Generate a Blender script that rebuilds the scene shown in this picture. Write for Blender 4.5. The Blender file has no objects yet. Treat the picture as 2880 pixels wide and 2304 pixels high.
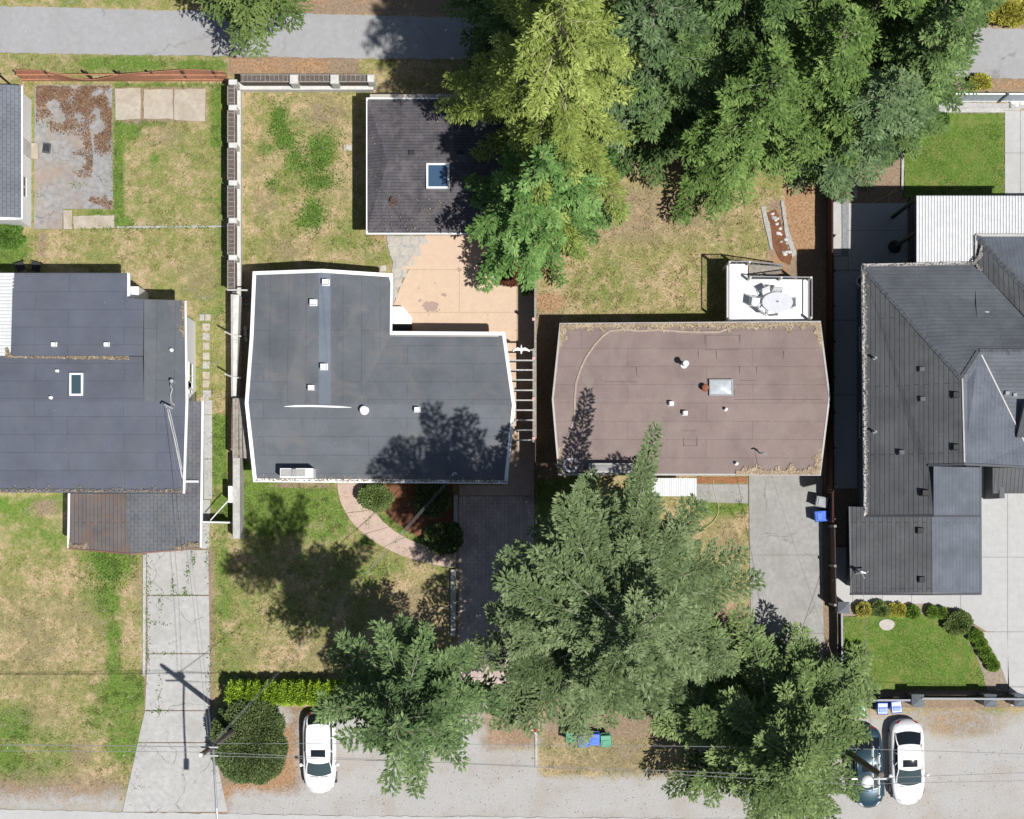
import bpy, math, random
import numpy as np
from mathutils import Vector, Matrix
R = math.radians
scene = bpy.context.scene
C = scene.collection
random.seed(7)
rng = np.random.default_rng(7)

# ------------------------------------------------------------------ camera, sky, sun, exposure
S = 50.8            # photograph pixels per metre on the ground
NX, NY = 1440.0, 1470.0   # photograph pixel straight below the drone
H = 100.0           # flying height, m
cam_d = bpy.data.cameras.new("camera")
cam = bpy.data.objects.new("camera", cam_d)
C.objects.link(cam)
cam.location = (0, 0, H)
cam_d.sensor_width = 36.0
cam_d.lens = 36.0 * S * H / 2880.0
cam_d.shift_x = (1440 - NX) / 2880.0
cam_d.shift_y = (NY - 1152) / 2880.0
cam_d.clip_start = 1.0
cam_d.clip_end = 1000.0
scene.camera = cam

SUN_EL, SUN_AZ = R(66.5), R(127.6)      # azimuth from north, clockwise
to_sun = Vector((math.cos(SUN_EL) * math.sin(SUN_AZ), math.cos(SUN_EL) * math.cos(SUN_AZ), math.sin(SUN_EL)))
sun_d = bpy.data.lights.new("sun", 'SUN')
sun_d.energy = 5.0
sun_d.angle = R(0.53)
sun_d.color = (1.0, 0.975, 0.94)
sun = bpy.data.objects.new("sun", sun_d)
sun.rotation_euler = to_sun.to_track_quat('Z', 'Y').to_euler()
sun.location = to_sun * 150
C.objects.link(sun)

world = bpy.data.worlds.new("World")
scene.world = world
world.use_nodes = True
wt = world.node_tree
wt.nodes.clear()
wo = wt.nodes.new('ShaderNodeOutputWorld')
wb = wt.nodes.new('ShaderNodeBackground')
ws = wt.nodes.new('ShaderNodeTexSky')
ws.sky_type = 'NISHITA'
ws.sun_disc = False
ws.sun_elevation = SUN_EL
ws.sun_rotation = SUN_AZ
ws.altitude = 60
wb.inputs['Strength'].default_value = 0.062
wt.links.new(ws.outputs[0], wb.inputs[0])
wt.links.new(wb.outputs[0], wo.inputs[0])
scene.view_settings.view_transform = 'Standard'
scene.view_settings.look = 'None'
scene.view_settings.exposure = 0.0
scene.view_settings.gamma = 1.0

# ------------------------------------------------------------------ helpers
def P(px, py, h=0.0):
    """point at height h metres that the drone sees at photograph pixel (px, py)"""
    k = (1 - h / H) / S
    return Vector(((px - NX) * k, -(py - NY) * k, h))

def G(px, py, h=0.0):
    """ground-plan position of a pixel, lifted straight up to h"""
    v = P(px, py, 0)
    v.z = h
    return v

def props(o, label=None, cat=None, group=None, kind=None):
    if label: o["label"] = label
    if cat: o["category"] = cat
    if group: o["group"] = group
    if kind: o["kind"] = kind
    return o

def thing(name, label, cat, loc=(0, 0, 0), rotz=0.0, group=None):
    o = bpy.data.objects.new(name, None)
    o.empty_display_size = 0.3
    o.location = loc
    o.rotation_euler = (0, 0, rotz)
    C.objects.link(o)
    return props(o, label, cat, group)

def copy_thing(src, loc, rotz, label, group=None):
    r = src.copy(); C.objects.link(r)
    r.location = loc; r.rotation_euler = (0, 0, rotz)
    r["label"] = label
    if group: r["group"] = group
    for ch in list(src.children):
        c = ch.copy(); C.objects.link(c); c.parent = r
        for g in list(ch.children):
            d = g.copy(); C.objects.link(d); d.parent = c
    return r

class MB:
    def __init__(s, loc=(0, 0, 0)):
        s.v = []; s.f = []; s.o = Vector(loc)
    def add(s, vs, fs):
        n = len(s.v)
        s.v += [tuple(Vector(v) - s.o) for v in vs]
        s.f += [tuple(i + n for i in f) for f in fs]
        return s
    def box(s, x0, x1, y0, y1, z0, z1):
        vs = [(x0,y0,z0),(x1,y0,z0),(x1,y1,z0),(x0,y1,z0),(x0,y0,z1),(x1,y0,z1),(x1,y1,z1),(x0,y1,z1)]
        return s.add(vs, [(3,2,1,0),(4,5,6,7),(0,1,5,4),(1,2,6,5),(2,3,7,6),(3,0,4,7)])
    def obox(s, c, dx, dy, z0, z1, rot=0.0, top=1.0):
        ca, sa = math.cos(rot), math.sin(rot)
        vs = []
        for z, k in ((z0, 1.0), (z1, top)):
            for a, b in ((-1,-1),(1,-1),(1,1),(-1,1)):
                x, y = a*dx/2*k, b*dy/2*k
                vs.append((c[0]+x*ca-y*sa, c[1]+x*sa+y*ca, z))
        return s.add(vs, [(3,2,1,0),(4,5,6,7),(0,1,5,4),(1,2,6,5),(2,3,7,6),(3,0,4,7)])
    def prism(s, poly, z0, z1):
        poly = [Vector((p[0], p[1])) for p in poly]
        a = sum(poly[i].x*poly[(i+1)%len(poly)].y - poly[(i+1)%len(poly)].x*poly[i].y for i in range(len(poly)))
        if a < 0: poly = poly[::-1]
        n = len(poly)
        vs = [(p.x,p.y,z0) for p in poly] + [(p.x,p.y,z1) for p in poly]
        fs = [tuple(range(n-1,-1,-1)), tuple(range(n,2*n))] + [(i,(i+1)%n,n+(i+1)%n,n+i) for i in range(n)]
        return s.add(vs, fs)
    def slab(s, pts, th):
        pts = [Vector(p) for p in pts]
        n = len(pts)
        a = sum(pts[i].x*pts[(i+1)%n].y - pts[(i+1)%n].x*pts[i].y for i in range(n))
        if a < 0: pts = pts[::-1]
        vs = pts + [p - Vector((0,0,th)) for p in pts]
        fs = [tuple(range(n)), tuple(range(2*n-1,n-1,-1))] + [(i, n+i, n+(i+1)%n, (i+1)%n) for i in range(n)]
        return s.add(vs, fs)
    def quad(s, a, b, c, d):
        return s.add([a,b,c,d], [(0,1,2,3)])
    def tube(s, pts, r, n=6, cap=True, r2=None):
        pts = [Vector(p) for p in pts]
        m = len(pts); vs = []; fs = []
        for i, p in enumerate(pts):
            t = (pts[min(i+1,m-1)] - pts[max(i-1,0)])
            t = t.normalized() if t.length > 1e-9 else Vector((0,0,1))
            u = t.cross(Vector((0,0,1)))
            if u.length < 1e-3: u = t.cross(Vector((1,0,0)))
            u.normalize(); w = t.cross(u)
            rr = r if r2 is None else r + (r2-r)*i/max(1,m-1)
            for k in range(n):
                a = 2*math.pi*k/n
                vs.append(p + (u*math.cos(a) + w*math.sin(a))*rr)
        for i in range(m-1):
            for k in range(n):
                fs.append((i*n+k, i*n+(k+1)%n, (i+1)*n+(k+1)%n, (i+1)*n+k))
        if cap:
            fs.append(tuple(range(n-1,-1,-1))); fs.append(tuple((m-1)*n+k for k in range(n)))
        return s.add(vs, fs)
    def cyl(s, c, r, z0, z1, n=16, r2=None):
        return s.tube([(c[0],c[1],z0),(c[0],c[1],z1)], r, n, True, r2)
    def lathe(s, c, prof, n=20):
        vs = []; fs = []
        for (r, z) in prof:
            for k in range(n):
                a = 2*math.pi*k/n
                vs.append((c[0]+r*math.cos(a), c[1]+r*math.sin(a), z))
        for i in range(len(prof)-1):
            for k in range(n):
                fs.append((i*n+k, i*n+(k+1)%n, (i+1)*n+(k+1)%n, (i+1)*n+k))
        fs.append(tuple(range(n-1,-1,-1))); fs.append(tuple((len(prof)-1)*n+k for k in range(n)))
        return s.add(vs, fs)
    def grid(s, rows):
        nr, nc = len(rows), len(rows[0])
        vs = [p for r in rows for p in r]
        fs = [(i*nc+j, i*nc+j+1, (i+1)*nc+j+1, (i+1)*nc+j) for i in range(nr-1) for j in range(nc-1)]
        return s.add(vs, fs)
    def band(s, pts, w, up, down):
        """closed edging along the outline pts (3-D, in plan order), w wide inwards"""
        pts = [Vector(p) for p in pts]; n = len(pts)
        a = sum(pts[i].x*pts[(i+1)%n].y - pts[(i+1)%n].x*pts[i].y for i in range(n))
        if a < 0: pts = pts[::-1]
        ins = []
        for i in range(n):
            p0, p1, p2 = pts[i-1].xy, pts[i].xy, pts[(i+1)%n].xy
            d1 = (p1-p0).normalized(); d2 = (p2-p1).normalized()
            n1 = Vector((-d1.y,d1.x)); n2 = Vector((-d2.y,d2.x))
            b = (n1+n2).normalized(); k = w/max(0.3, b.dot(n1))
            q = p1 + b*k
            ins.append(Vector((q.x,q.y,pts[i].z)))
        out = [p + b for p, b in zip(pts, [Vector((0,0,0))]*n)]
        U = Vector((0,0,up)); D = Vector((0,0,-down))
        vs = [p+U for p in out] + [p+U for p in ins] + [p+D for p in ins] + [p+D for p in out]
        fs = []
        for i in range(n):
            j = (i+1)%n
            fs += [(i,j,n+j,n+i), (n+i,n+j,2*n+j,2*n+i), (2*n+i,2*n+j,3*n+j,3*n+i), (3*n+i,3*n+j,j,i)]
        return s.add(vs, fs)
    def build(s, name, m, parent=None, smooth=False, bevel=0.0):
        me = bpy.data.meshes.new(name)
        me.from_pydata([tuple(v) for v in s.v], [], s.f)
        if smooth:
            me.polygons.foreach_set('use_smooth', [True]*len(me.polygons))
        me.materials.append(m)
        o = bpy.data.objects.new(name, me)
        C.objects.link(o)
        if parent is not None:
            o.parent = parent
        else:
            o.location = s.o
        if bevel > 0:
            b = o.modifiers.new('edge', 'BEVEL'); b.width = bevel; b.segments = 2; b.limit_method = 'ANGLE'
        return o

def np_mesh(name, verts, quads, m, parent=None, attrs=None, loc=None, smooth=False):
    me = bpy.data.meshes.new(name)
    nv, nf = len(verts), len(quads)
    k = quads.shape[1]
    me.vertices.add(nv); me.vertices.foreach_set('co', np.asarray(verts, np.float32).ravel())
    me.loops.add(nf*k); me.loops.foreach_set('vertex_index', np.asarray(quads, np.int32).ravel())
    me.polygons.add(nf); me.polygons.foreach_set('loop_start', np.arange(0, nf*k, k, dtype=np.int32))
    if smooth: me.polygons.foreach_set('use_smooth', np.ones(nf, bool))
    me.update(calc_edges=True)
    for an, arr in (attrs or {}).items():
        at = me.attributes.new(an, 'FLOAT', 'POINT')
        at.data.foreach_set('value', np.asarray(arr, np.float32))
    me.materials.append(m)
    o = bpy.data.objects.new(name, me)
    C.objects.link(o)
    if parent is not None: o.parent = parent
    if loc is not None: o.location = loc
    return o

# ------------------------------------------------------------------ materials
def lin(r, g, b):
    f = lambda c: (c/255/12.92) if c/255 <= 0.04045 else ((c/255+0.055)/1.055)**2.4
    return (f(r), f(g), f(b), 1)
def col(c): return tuple(c) if len(c) == 4 else (c[0], c[1], c[2], 1)

class NT:
    def __init__(s, name):
        s.m = bpy.data.materials.new(name); s.m.use_nodes = True
        s.t = s.m.node_tree; s.t.nodes.clear()
        s.out = s.n('ShaderNodeOutputMaterial')
        s.geo = s.n('ShaderNodeNewGeometry')
    def n(s, k, **kw):
        nd = s.t.nodes.new(k)
        for a, b in kw.items(): setattr(nd, a, b)
        return nd
    def l(s, a, b): s.t.links.new(a, b)
    def pos(s, scale=(1,1,1), rot=0.0, loc=(0,0,0)):
        mp = s.n('ShaderNodeMapping')
        mp.inputs['Scale'].default_value = scale; mp.inputs['Rotation'].default_value = (0,0,rot); mp.inputs['Location'].default_value = loc
        s.l(s.geo.outputs['Position'], mp.inputs['Vector'])
        return mp.outputs[0]
    def noise(s, scale, detail=5, rough=.55, vec=None, dist=0.0):
        nz = s.n('ShaderNodeTexNoise')
        nz.inputs['Scale'].default_value = scale; nz.inputs['Detail'].default_value = detail
        nz.inputs['Roughness'].default_value = rough; nz.inputs['Distortion'].default_value = dist
        s.l(vec if vec is not None else s.geo.outputs['Position'], nz.inputs['Vector'])
        return nz.outputs['Fac']
    def ramp(s, fac, stops):
        r = s.n('ShaderNodeValToRGB')
        e = r.color_ramp.elements
        while len(e) < len(stops): e.new(0.5)
        for el, (p, c) in zip(e, stops): el.position = p; el.color = col(c)
        s.l(fac, r.inputs[0]); return r.outputs[0]
    def mr(s, fac, a, b, c=0.0, d=1.0):
        r = s.n('ShaderNodeMapRange'); r.inputs[1].default_value = a; r.inputs[2].default_value = b
        r.inputs[3].default_value = c; r.inputs[4].default_value = d
        s.l(fac, r.inputs[0]); return r.outputs[0]
    def math(s, op, a, b):
        r = s.n('ShaderNodeMath', operation=op)
        for i, x in enumerate((a, b)):
            if isinstance(x, (int, float)): r.inputs[i].default_value = x
            else: s.l(x, r.inputs[i])
        return r.outputs[0]
    def mix(s, fac, a, b, mode='MIX'):
        r = s.n('ShaderNodeMix', data_type='RGBA', blend_type=mode)
        for sock, x in ((r.inputs[0], fac), (r.inputs[6], a), (r.inputs[7], b)):
            if isinstance(x, (int, float)): sock.default_value = x
            elif isinstance(x, (tuple, list)): sock.default_value = col(x)
            else: s.l(x, sock)
        return r.outputs[2]
    def attr(s, name):
        a = s.n('ShaderNodeAttribute', attribute_name=name); return a.outputs['Fac']
    def bump(s, h, strength=.4, dist=.03):
        b = s.n('ShaderNodeBump'); b.inputs['Strength'].default_value = strength; b.inputs['Distance'].default_value = dist
        s.l(h, b.inputs['Height']); return b.outputs[0]
    def pbr(s, color, rough=.8, normal=None, metal=0.0, spec=.3, coat=0.0):
        p = s.n('ShaderNodeBsdfPrincipled')
        if isinstance(color, (tuple, list)): p.inputs['Base Color'].default_value = col(color)
        else: s.l(color, p.inputs['Base Color'])
        if isinstance(rough, (int, float)): p.inputs['Roughness'].default_value = rough
        else: s.l(rough, p.inputs['Roughness'])
        p.inputs['Metallic'].default_value = metal
        p.inputs['Specular IOR Level'].default_value = spec
        p.inputs['Coat Weight'].default_value = coat
        if normal is not None: s.l(normal, p.inputs['Normal'])
        s.l(p.outputs[0], s.out.inputs[0])
        return s.m

def mottled(name, c1, c2, scale=6, c3=None, scale3=.7, amt3=.6, rough=.85, bump=.3, bscale=None, metal=0.0, spec=.3, cracks=0.0, crack_scale=.35, fine=.15, coat=0.0):
    t = NT(name)
    c = t.ramp(t.noise(scale, 6, .62), [(.32, c1), (.68, c2)])
    if c3 is not None:
        c = t.mix(t.math('MULTIPLY', t.mr(t.noise(scale3, 5, .6, dist=.6), .45, .68), amt3), c, c3)
    if fine:
        c = t.mix(1.0, c, t.ramp(t.noise(scale*9, 3, .7), [(.25, (1-fine*2,)*3), (.75, (1+fine,)*3)]), 'MULTIPLY')
    if cracks:
        v = t.n('ShaderNodeTexVoronoi', feature='DISTANCE_TO_EDGE')
        v.inputs['Scale'].default_value = crack_scale
        w = t.n('ShaderNodeMix', data_type='RGBA', blend_type='ADD'); w.inputs[0].default_value = .8
        nz = t.n('ShaderNodeTexNoise'); nz.inputs['Scale'].default_value = 1.3; nz.inputs['Detail'].default_value = 6
        t.l(t.geo.outputs['Position'], nz.inputs['Vector']); t.l(t.geo.outputs['Position'], w.inputs[6]); t.l(nz.outputs['Color'], w.inputs[7])
        t.l(w.outputs[2], v.inputs['Vector'])
        k = t.math('MULTIPLY', t.mr(v.outputs['Distance'], 0.0, .0085, 1, 0), t.mr(t.noise(.9, 3), .44, .58))
        c = t.mix(t.math('MULTIPLY', k, cracks), c, (.05, .05, .045))
    return t.pbr(c, rough, t.bump(t.noise(bscale or scale*3, 5, .6), bump, .02) if bump else None, metal, spec, coat)

def plain(name, c, rough=.6, metal=0.0, spec=.4, var=.08, coat=0.0):
    return mottled(name, tuple(x*(1-var) for x in c[:3]), tuple(min(1, x*(1+var)) for x in c[:3]), 3, rough=rough, bump=.05, metal=metal, spec=spec, fine=var*.5, coat=coat)

def brick(t, vec, w, h, mortar, c1, c2, cm, off=.5, bias=0.0):
    b = t.n('ShaderNodeTexBrick'); b.offset = off
    b.inputs['Scale'].default_value = 1; b.inputs['Brick Width'].default_value = w; b.inputs['Row Height'].default_value = h
    b.inputs['Mortar Size'].default_value = mortar; b.inputs['Mortar Smooth'].default_value = .3; b.inputs['Bias'].default_value = bias
    b.inputs['Color1'].default_value = col(c1); b.inputs['Color2'].default_value = col(c2); b.inputs['Mortar'].default_value = col(cm)
    t.l(vec, b.inputs['Vector']); return b.outputs['Color'], b.outputs['Fac']

def roll_roof(name, base, dusty, rot=0.0, w=5.3, h=.96, shift=(0,0,0), dust=.5):
    t = NT(name)
    b3 = lambda k: tuple(x*k for x in base)
    c, f = brick(t, t.pos(rot=rot, loc=shift), w, h, .016, b3(.97), b3(1.03), b3(.70), off=.37)
    c = t.mix(1.0, c, t.ramp(t.noise(.6, 5, .6), [(.3, (.84,)*3), (.7, (1.14,)*3)]), 'MULTIPLY')
    c = t.mix(t.math('MULTIPLY', t.mr(t.noise(.8, 6, .65, dist=.8), .5, .74), dust), c, dusty)
    st = t.noise(1.0, 4, .6, vec=t.pos((.9, .12, 1), rot))
    c = t.mix(t.math('MULTIPLY', t.mr(st, .52, .7), .3), c, dusty)
    c = t.mix(1.0, c, t.ramp(t.noise(26, 4, .7), [(.3, (.86,)*3), (.7, (1.1,)*3)]), 'MULTIPLY')
    sp = t.mr(t.noise(7, 2, .5), .755, .79)
    c = t.mix(t.math('MULTIPLY', sp, .6), c, (.42, .42, .4))
    return t.pbr(c, .82, t.bump(t.math('ADD', t.math('MULTIPLY', f, -1.0), t.noise(30, 3)), .35, .012), spec=.25)

def shingles(name, base, rot=0.0, w=.9, h=.2, worn=None, worn_amt=.4, mort=.38):
    t = NT(name)
    b3 = lambda k: tuple(x*k for x in base)
    c, f = brick(t, t.pos(rot=rot), w, h, .018, b3(.975), b3(1.025), b3(mort))
    c = t.mix(1.0, c, t.ramp(t.noise(.9, 5, .6), [(.3, (.8,)*3), (.7, (1.18,)*3)]), 'MULTIPLY')
    if worn is not None:
        c = t.mix(t.math('MULTIPLY', t.mr(t.noise(1.6, 6, .65, dist=.7), .46, .66), worn_amt), c, worn)
    sp = t.mr(t.noise(9, 3, .6), .68, .74)
    c = t.mix(t.math('MULTIPLY', sp, .45), c, (.3, .29, .27))
    c = t.mix(1.0, c, t.ramp(t.noise(40, 3, .7), [(.3, (.85,)*3), (.7, (1.12,)*3)]), 'MULTIPLY')
    return t.pbr(c, .9, t.bump(t.math('MULTIPLY', f, -1.0), .6, .02), spec=.2)

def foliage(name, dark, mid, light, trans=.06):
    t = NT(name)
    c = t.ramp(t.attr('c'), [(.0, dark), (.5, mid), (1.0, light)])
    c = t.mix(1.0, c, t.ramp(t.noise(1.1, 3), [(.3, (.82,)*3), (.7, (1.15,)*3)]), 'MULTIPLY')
    p = t.n('ShaderNodeBsdfPrincipled'); t.l(c, p.inputs['Base Color'])
    p.inputs['Roughness'].default_value = .7; p.inputs['Specular IOR Level'].default_value = .12
    tr = t.n('ShaderNodeBsdfTranslucent'); t.l(c, tr.inputs['Color'])
    mx = t.n('ShaderNodeMixShader'); mx.inputs[0].default_value = trans
    t.l(p.outputs[0], mx.inputs[1]); t.l(tr.outputs[0], mx.inputs[2]); t.l(mx.outputs[0], t.out.inputs[0])
    return t.m

M = {}
M['white'] = plain('white_paint', (.82,.82,.81), .5, var=.03)
M['white_dirty'] = mottled('weathered_white_paint', (.58,.57,.54), (.74,.73,.70), 5, (.42,.39,.34), 1.2, .4, rough=.7)
M['white_metal'] = plain('white_metal', (.8,.81,.82), .35, spec=.5, var=.03)
M['black'] = plain('black_metal', (.02,.02,.022), .4, var=.1)
M['black_matte'] = plain('black_plastic', (.025,.025,.026), .65, var=.1)
M['dark_grey'] = plain('dark_grey_paint', (.075,.08,.09), .55, var=.1)
M['grey'] = plain('grey_paint', (.3,.31,.33), .6)
M['galv'] = plain('galvanised_steel', (.5,.51,.52), .4, metal=.6, var=.1)
M['concrete'] = mottled('driveway_concrete', (.40,.39,.375), (.50,.49,.47), 4, (.33,.32,.295), .5, .45, cracks=.75, crack_scale=.3, fine=.1)
M['concrete_new'] = mottled('pale_concrete', (.43,.425,.415), (.485,.48,.47), 3, (.40,.39,.38), .35, .3, fine=.06)
M['concrete_old'] = mottled('old_pad_concrete', (.24,.235,.23), (.37,.36,.35), 3.5, (.34,.25,.185), .55, .75, cracks=.9, crack_scale=.5, fine=.15)
M['concrete_dark'] = mottled('grey_drive_concrete', (.30,.295,.28), (.38,.37,.35), 4, (.25,.24,.22), .6, .5, cracks=.5, crack_scale=.22, fine=.12)
M['kerb'] = mottled('kerb_concrete', (.42,.41,.38), (.58,.57,.54), 6, (.3,.29,.26), 1.5, .5)
M['slab_tan'] = mottled('worn_slab', (.42,.37,.30), (.52,.47,.39), 4, (.36,.30,.22), 1.2, .6, fine=.15)
M['asphalt'] = mottled('alley_asphalt', (.32,.32,.325), (.37,.37,.375), 3, (.30,.29,.275), .35, .6, cracks=.35, crack_scale=.13, fine=.07)
M['patio'] = mottled('peach_patio_concrete', (.57,.425,.305), (.63,.475,.35), 3, (.60,.45,.35), .4, .7, fine=.06)
M['patio_stain'] = plain('patio_stain', (.37,.27,.22), .7)
M['walk'] = mottled('pink_walk_concrete', (.48,.36,.29), (.56,.43,.35), 4, (.42,.31,.25), .8, .5, fine=.1)
M['flag'] = mottled('flagstone', (.46,.42,.36), (.56,.52,.46), 5, (.40,.36,.34), 1.3, .6)
M['stone'] = mottled('grey_stone', (.33,.32,.30), (.5,.49,.46), 8)
M['rock_white'] = mottled('pale_rock', (.55,.53,.5), (.72,.7,.67), 9)
M['siding_white'] = plain('white_siding', (.86,.86,.86), .6, var=.02)
M['siding_grey'] = plain('dark_grey_siding', (.10,.115,.125), .65, var=.08)
M['siding_tan'] = plain('tan_siding', (.42,.38,.33), .7, var=.05)
M['siding_green'] = plain('green_grey_siding', (.24,.31,.31), .65, var=.06)
M['gutter'] = plain('grey_gutter', (.42,.40,.385), .5, var=.1)
M['wood_grey'] = mottled('weathered_grey_wood', (.22,.2,.175), (.4,.37,.33), 7, (.30,.22,.15), 2, .5)
M['wood_orange'] = mottled('orange_cedar_boards', (.46,.20,.115), (.60,.30,.185), 5, (.42,.22,.15), 1.2, .5)
M['wood_red'] = mottled('dark_red_fence_boards', (.055,.024,.02), (.095,.042,.032), 6)
M['panel_brown'] = mottled('weathered_brown_slats', (.085,.068,.06), (.17,.14,.125), 9)
M['wood_brown'] = mottled('dark_brown_panel', (.06,.04,.035), (.14,.095,.08), 9)
M['wood_post'] = mottled('pole_timber', (.12,.10,.085), (.22,.19,.16), 7)
M['rubber'] = plain('black_rubber', (.018,.018,.018), .8)
M['tyre_old'] = plain('old_tyre_rubber', (.15,.15,.15), .85)
M['hose'] = plain('yellow_green_hose', (.45,.42,.2), .5)
M['wire'] = plain('grey_cable', (.24,.24,.25), .5)
M['wire_dark'] = plain('black_cable', (.045,.045,.05), .5)
M['red'] = plain('red_paint', (.45,.03,.03), .45)
M['rust'] = plain('rusty_flue', (.27,.1,.055), .7, var=.25)
M['pink'] = plain('pink_post_cap', (.62,.38,.36), .7)
M['glass_blue'] = NT('blue_skylight_glass').pbr((.05,.095,.165), .15, spec=.5)
M['glass_dark'] = NT('dark_glass').pbr((.012,.016,.02), .06, spec=.6)
M['glass_dome'] = mottled('frosted_skylight_dome', (.42,.46,.48), (.55,.59,.62), 3, rough=.25, bump=0)
M['glass_win'] = NT('window_glass').pbr((.03,.04,.05), .08, spec=.6)
M['skylight_teal'] = NT('teal_skylight_glass').pbr((.05,.085,.10), .15, spec=.5)
M['bark'] = mottled('bark', (.12,.095,.075), (.24,.2,.165), 8)
M['limb'] = mottled('grey_limb_bark', (.24,.22,.18), (.4,.37,.31), 8)
M['limb_yellow'] = mottled('pale_cedar_limb', (.42,.37,.22), (.56,.5,.33), 8)
# ------------------------------------------------------------------ ground sheet with painted kinds of cover
def ground_masks(px, py):
    """green, lush, dirt (bare soil), bark (orange mulch), gravel as 0..1 at photograph ground positions"""
    def ell(cx, cy, rx, ry, soft=.5):
        d = np.sqrt(((px-cx)/rx)**2 + ((py-cy)/ry)**2)
        return np.clip((1+soft/2-d)/soft, 0, 1)
    def rect(x0, y0, x1, y1, s=10.0):
        return (np.clip((px-x0)/s+.5,0,1)*np.clip((x1-px)/s+.5,0,1)*np.clip((py-y0)/s+.5,0,1)*np.clip((y1-py)/s+.5,0,1))
    Z = np.zeros_like(px, dtype=np.float64)
    g = Z + .22; d = Z.copy(); b = Z.copy(); v = Z.copy()
    def mx(a, m, k=1.0): np.maximum(a, m*k, out=a)
    def setv(a, m, k): a[:] = a*(1-m) + k*m
    # left back yard
    setv(g, rect(80, 230, 640, 640), .40); setv(g, rect(60, 640, 645, 1120), .33)
    mx(g, rect(316, 230, 352, 640, 20)); mx(g, rect(585, 235, 640, 420, 30), .95); mx(g, rect(600, 400, 642, 1100, 40), .72)
    mx(g, rect(316, 232, 640, 250, 14), .9); mx(g, ell(365, 335, 45, 32)); mx(g, ell(370, 372, 30, 30), .85); mx(g, ell(420, 345, 60, 14), .8)
    mx(g, ell(10, 700, 75, 70)); mx(g, ell(432, 446, 16, 14), .9); mx(g, ell(345, 625, 40, 20), .9); mx(g, rect(240, 590, 320, 606, 8), .85)
    mx(d, rect(105, 650, 135, 725, 16), .75); mx(d, ell(450, 380, 60, 40, 1), .5); mx(d, ell(560, 780, 80, 60, 1), .35)
    # verge of the alley
    setv(g, rect(-400, 148, 640, 212), .55); setv(g, rect(-400, 150, 60, 215, 40), .4); mx(g, ell(350, 180, 150, 22), .9); mx(g, ell(560, 185, 90, 20), .95)
    mx(d, rect(640, 150, 1010, 212, 14), .92); mx(b, rect(640, 160, 930, 206, 16), .62)
    setv(g, rect(-2000, -3000, 420, 18), .35)
    mx(d, rect(560, -3000, 1500, 45, 30), .95); mx(b, rect(600, -60, 1200, 30, 60), .45)
    # fir grove floor
    mx(d, rect(1330, -300, 2330, 480, 60), 1.0); mx(d, rect(2200, -60, 2650, 280, 60), 1.0); mx(d, rect(2365, 300, 2545, 545, 14), 1.0)
    mx(g, ell(2300, 120, 500, 200, .6), .25)
    mx(d, rect(2640, 215, 3300, 260, 14), .8); mx(b, rect(2700, 222, 3300, 256, 14), .5); mx(g, ell(2745, 235, 45, 25), .9)
    mx(d, rect(2640, -200, 3300, 84, 16), .75)
    # middle back lawn with weed clumps
    setv(g, rect(684, 250, 1065, 775), .30)
    for (x, y, rx, ry, k) in ((785,340,28,50,1),(800,395,34,36,1),(830,440,30,30,.9),(860,470,30,22,.8),(905,420,42,48,.95),(900,450,30,30,.9),(820,480,26,26,.7),(880,590,34,36,1),(872,620,40,30,1),(900,510,60,28,.8),(768,515,26,20,.7),(800,535,26,14,.7),(745,420,34,26,.7),(738,610,26,40,.6),(960,690,70,36,.55),(1050,700,60,70,.55),(840,340,44,44,.55),(940,380,40,40,.5),(970,640,40,30,.5),(725,690,50,40,.4),(760,290,60,30,.35)):
        mx(g, ell(x, y, rx, ry, 1.1), k)
    for (x, y, rx, ry, k) in ((910,320,80,50,.55),(740,570,40,60,.5),(720,480,40,70,.4),(960,520,50,60,.35),(820,700,80,40,.45),(900,280,90,24,.4)):
        mx(d, ell(x, y, rx, ry, 1.2), k)
    mx(b, ell(1085, 670, 40, 16), .6); mx(b, ell(1120, 790, 26, 50), .6)
    # strips beside the fence wall
    setv(g, rect(596, 1165, 640, 1425), .97); setv(g, rect(590, 890, 640, 1130, 30), .3); setv(g, rect(676, 1290, 716, 1365), .85)
    mx(d, rect(640, 760, 712, 1300, 12), .95)
    # left front lawn
    setv(g, rect(-900, 1388, 405, 2300), .30)
    mx(g, rect(-900, 1390, 190, 1450, 30), .8); mx(g, ell(60, 1480, 160, 60, 1), .6); mx(g, ell(150, 1500, 60, 60, 1), .7)
    for (x, y, rx, ry, k) in ((310,1585,70,60,1),(300,1690,44,50,1),(320,1790,22,60,1),(320,1890,26,60,.9),(350,1950,90,60,1),(300,2020,90,70,.75),(40,2040,70,70,.9),(20,2140,60,60,.9),(150,2100,70,110,.6),(240,1650,30,80,.55),(390,1700,30,200,.42),(100,1560,120,50,.45),(350,2080,60,90,.8),(90,2180,90,50,.7),(310,1570,90,40,.9)):
        mx(g, ell(x, y, rx, ry, .9), k)
    for (x, y, rx, ry, k) in ((90,1800,150,160,.42),(200,1750,90,120,.36),(120,2010,120,60,.4),(230,2120,40,60,.5),(120,1350,30,40,.4),(130,1430,44,26,.8),(390,1640,14,60,.6)):
        mx(d, ell(x, y, rx, ry, 1.2), k)
    mx(d, rect(405, 1545, 600, 2290, 8), 1.0); mx(d, rect(320, 244, 580, 344, 8), .8); mx(d, rect(-900, 2175, 345, 2282, 90), .85); mx(v, rect(-900, 2225, 360, 2300, 60), .7)
    # middle front lawn
    setv(g, rect(588, 1362, 1270, 1930), .42)
    mx(g, ell(760, 1430, 190, 90, .6), .95); mx(g, rect(590, 1380, 660, 1760, 60), .75); mx(g, ell(900, 1450, 110, 110, .8), .8); mx(g, ell(640, 1850, 50, 90, .9), .7); mx(g, ell(1080, 1620, 110, 40, .8), .7)
    mx(g, rect(1010, 1440, 1230, 1540, 20), .8)
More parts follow.
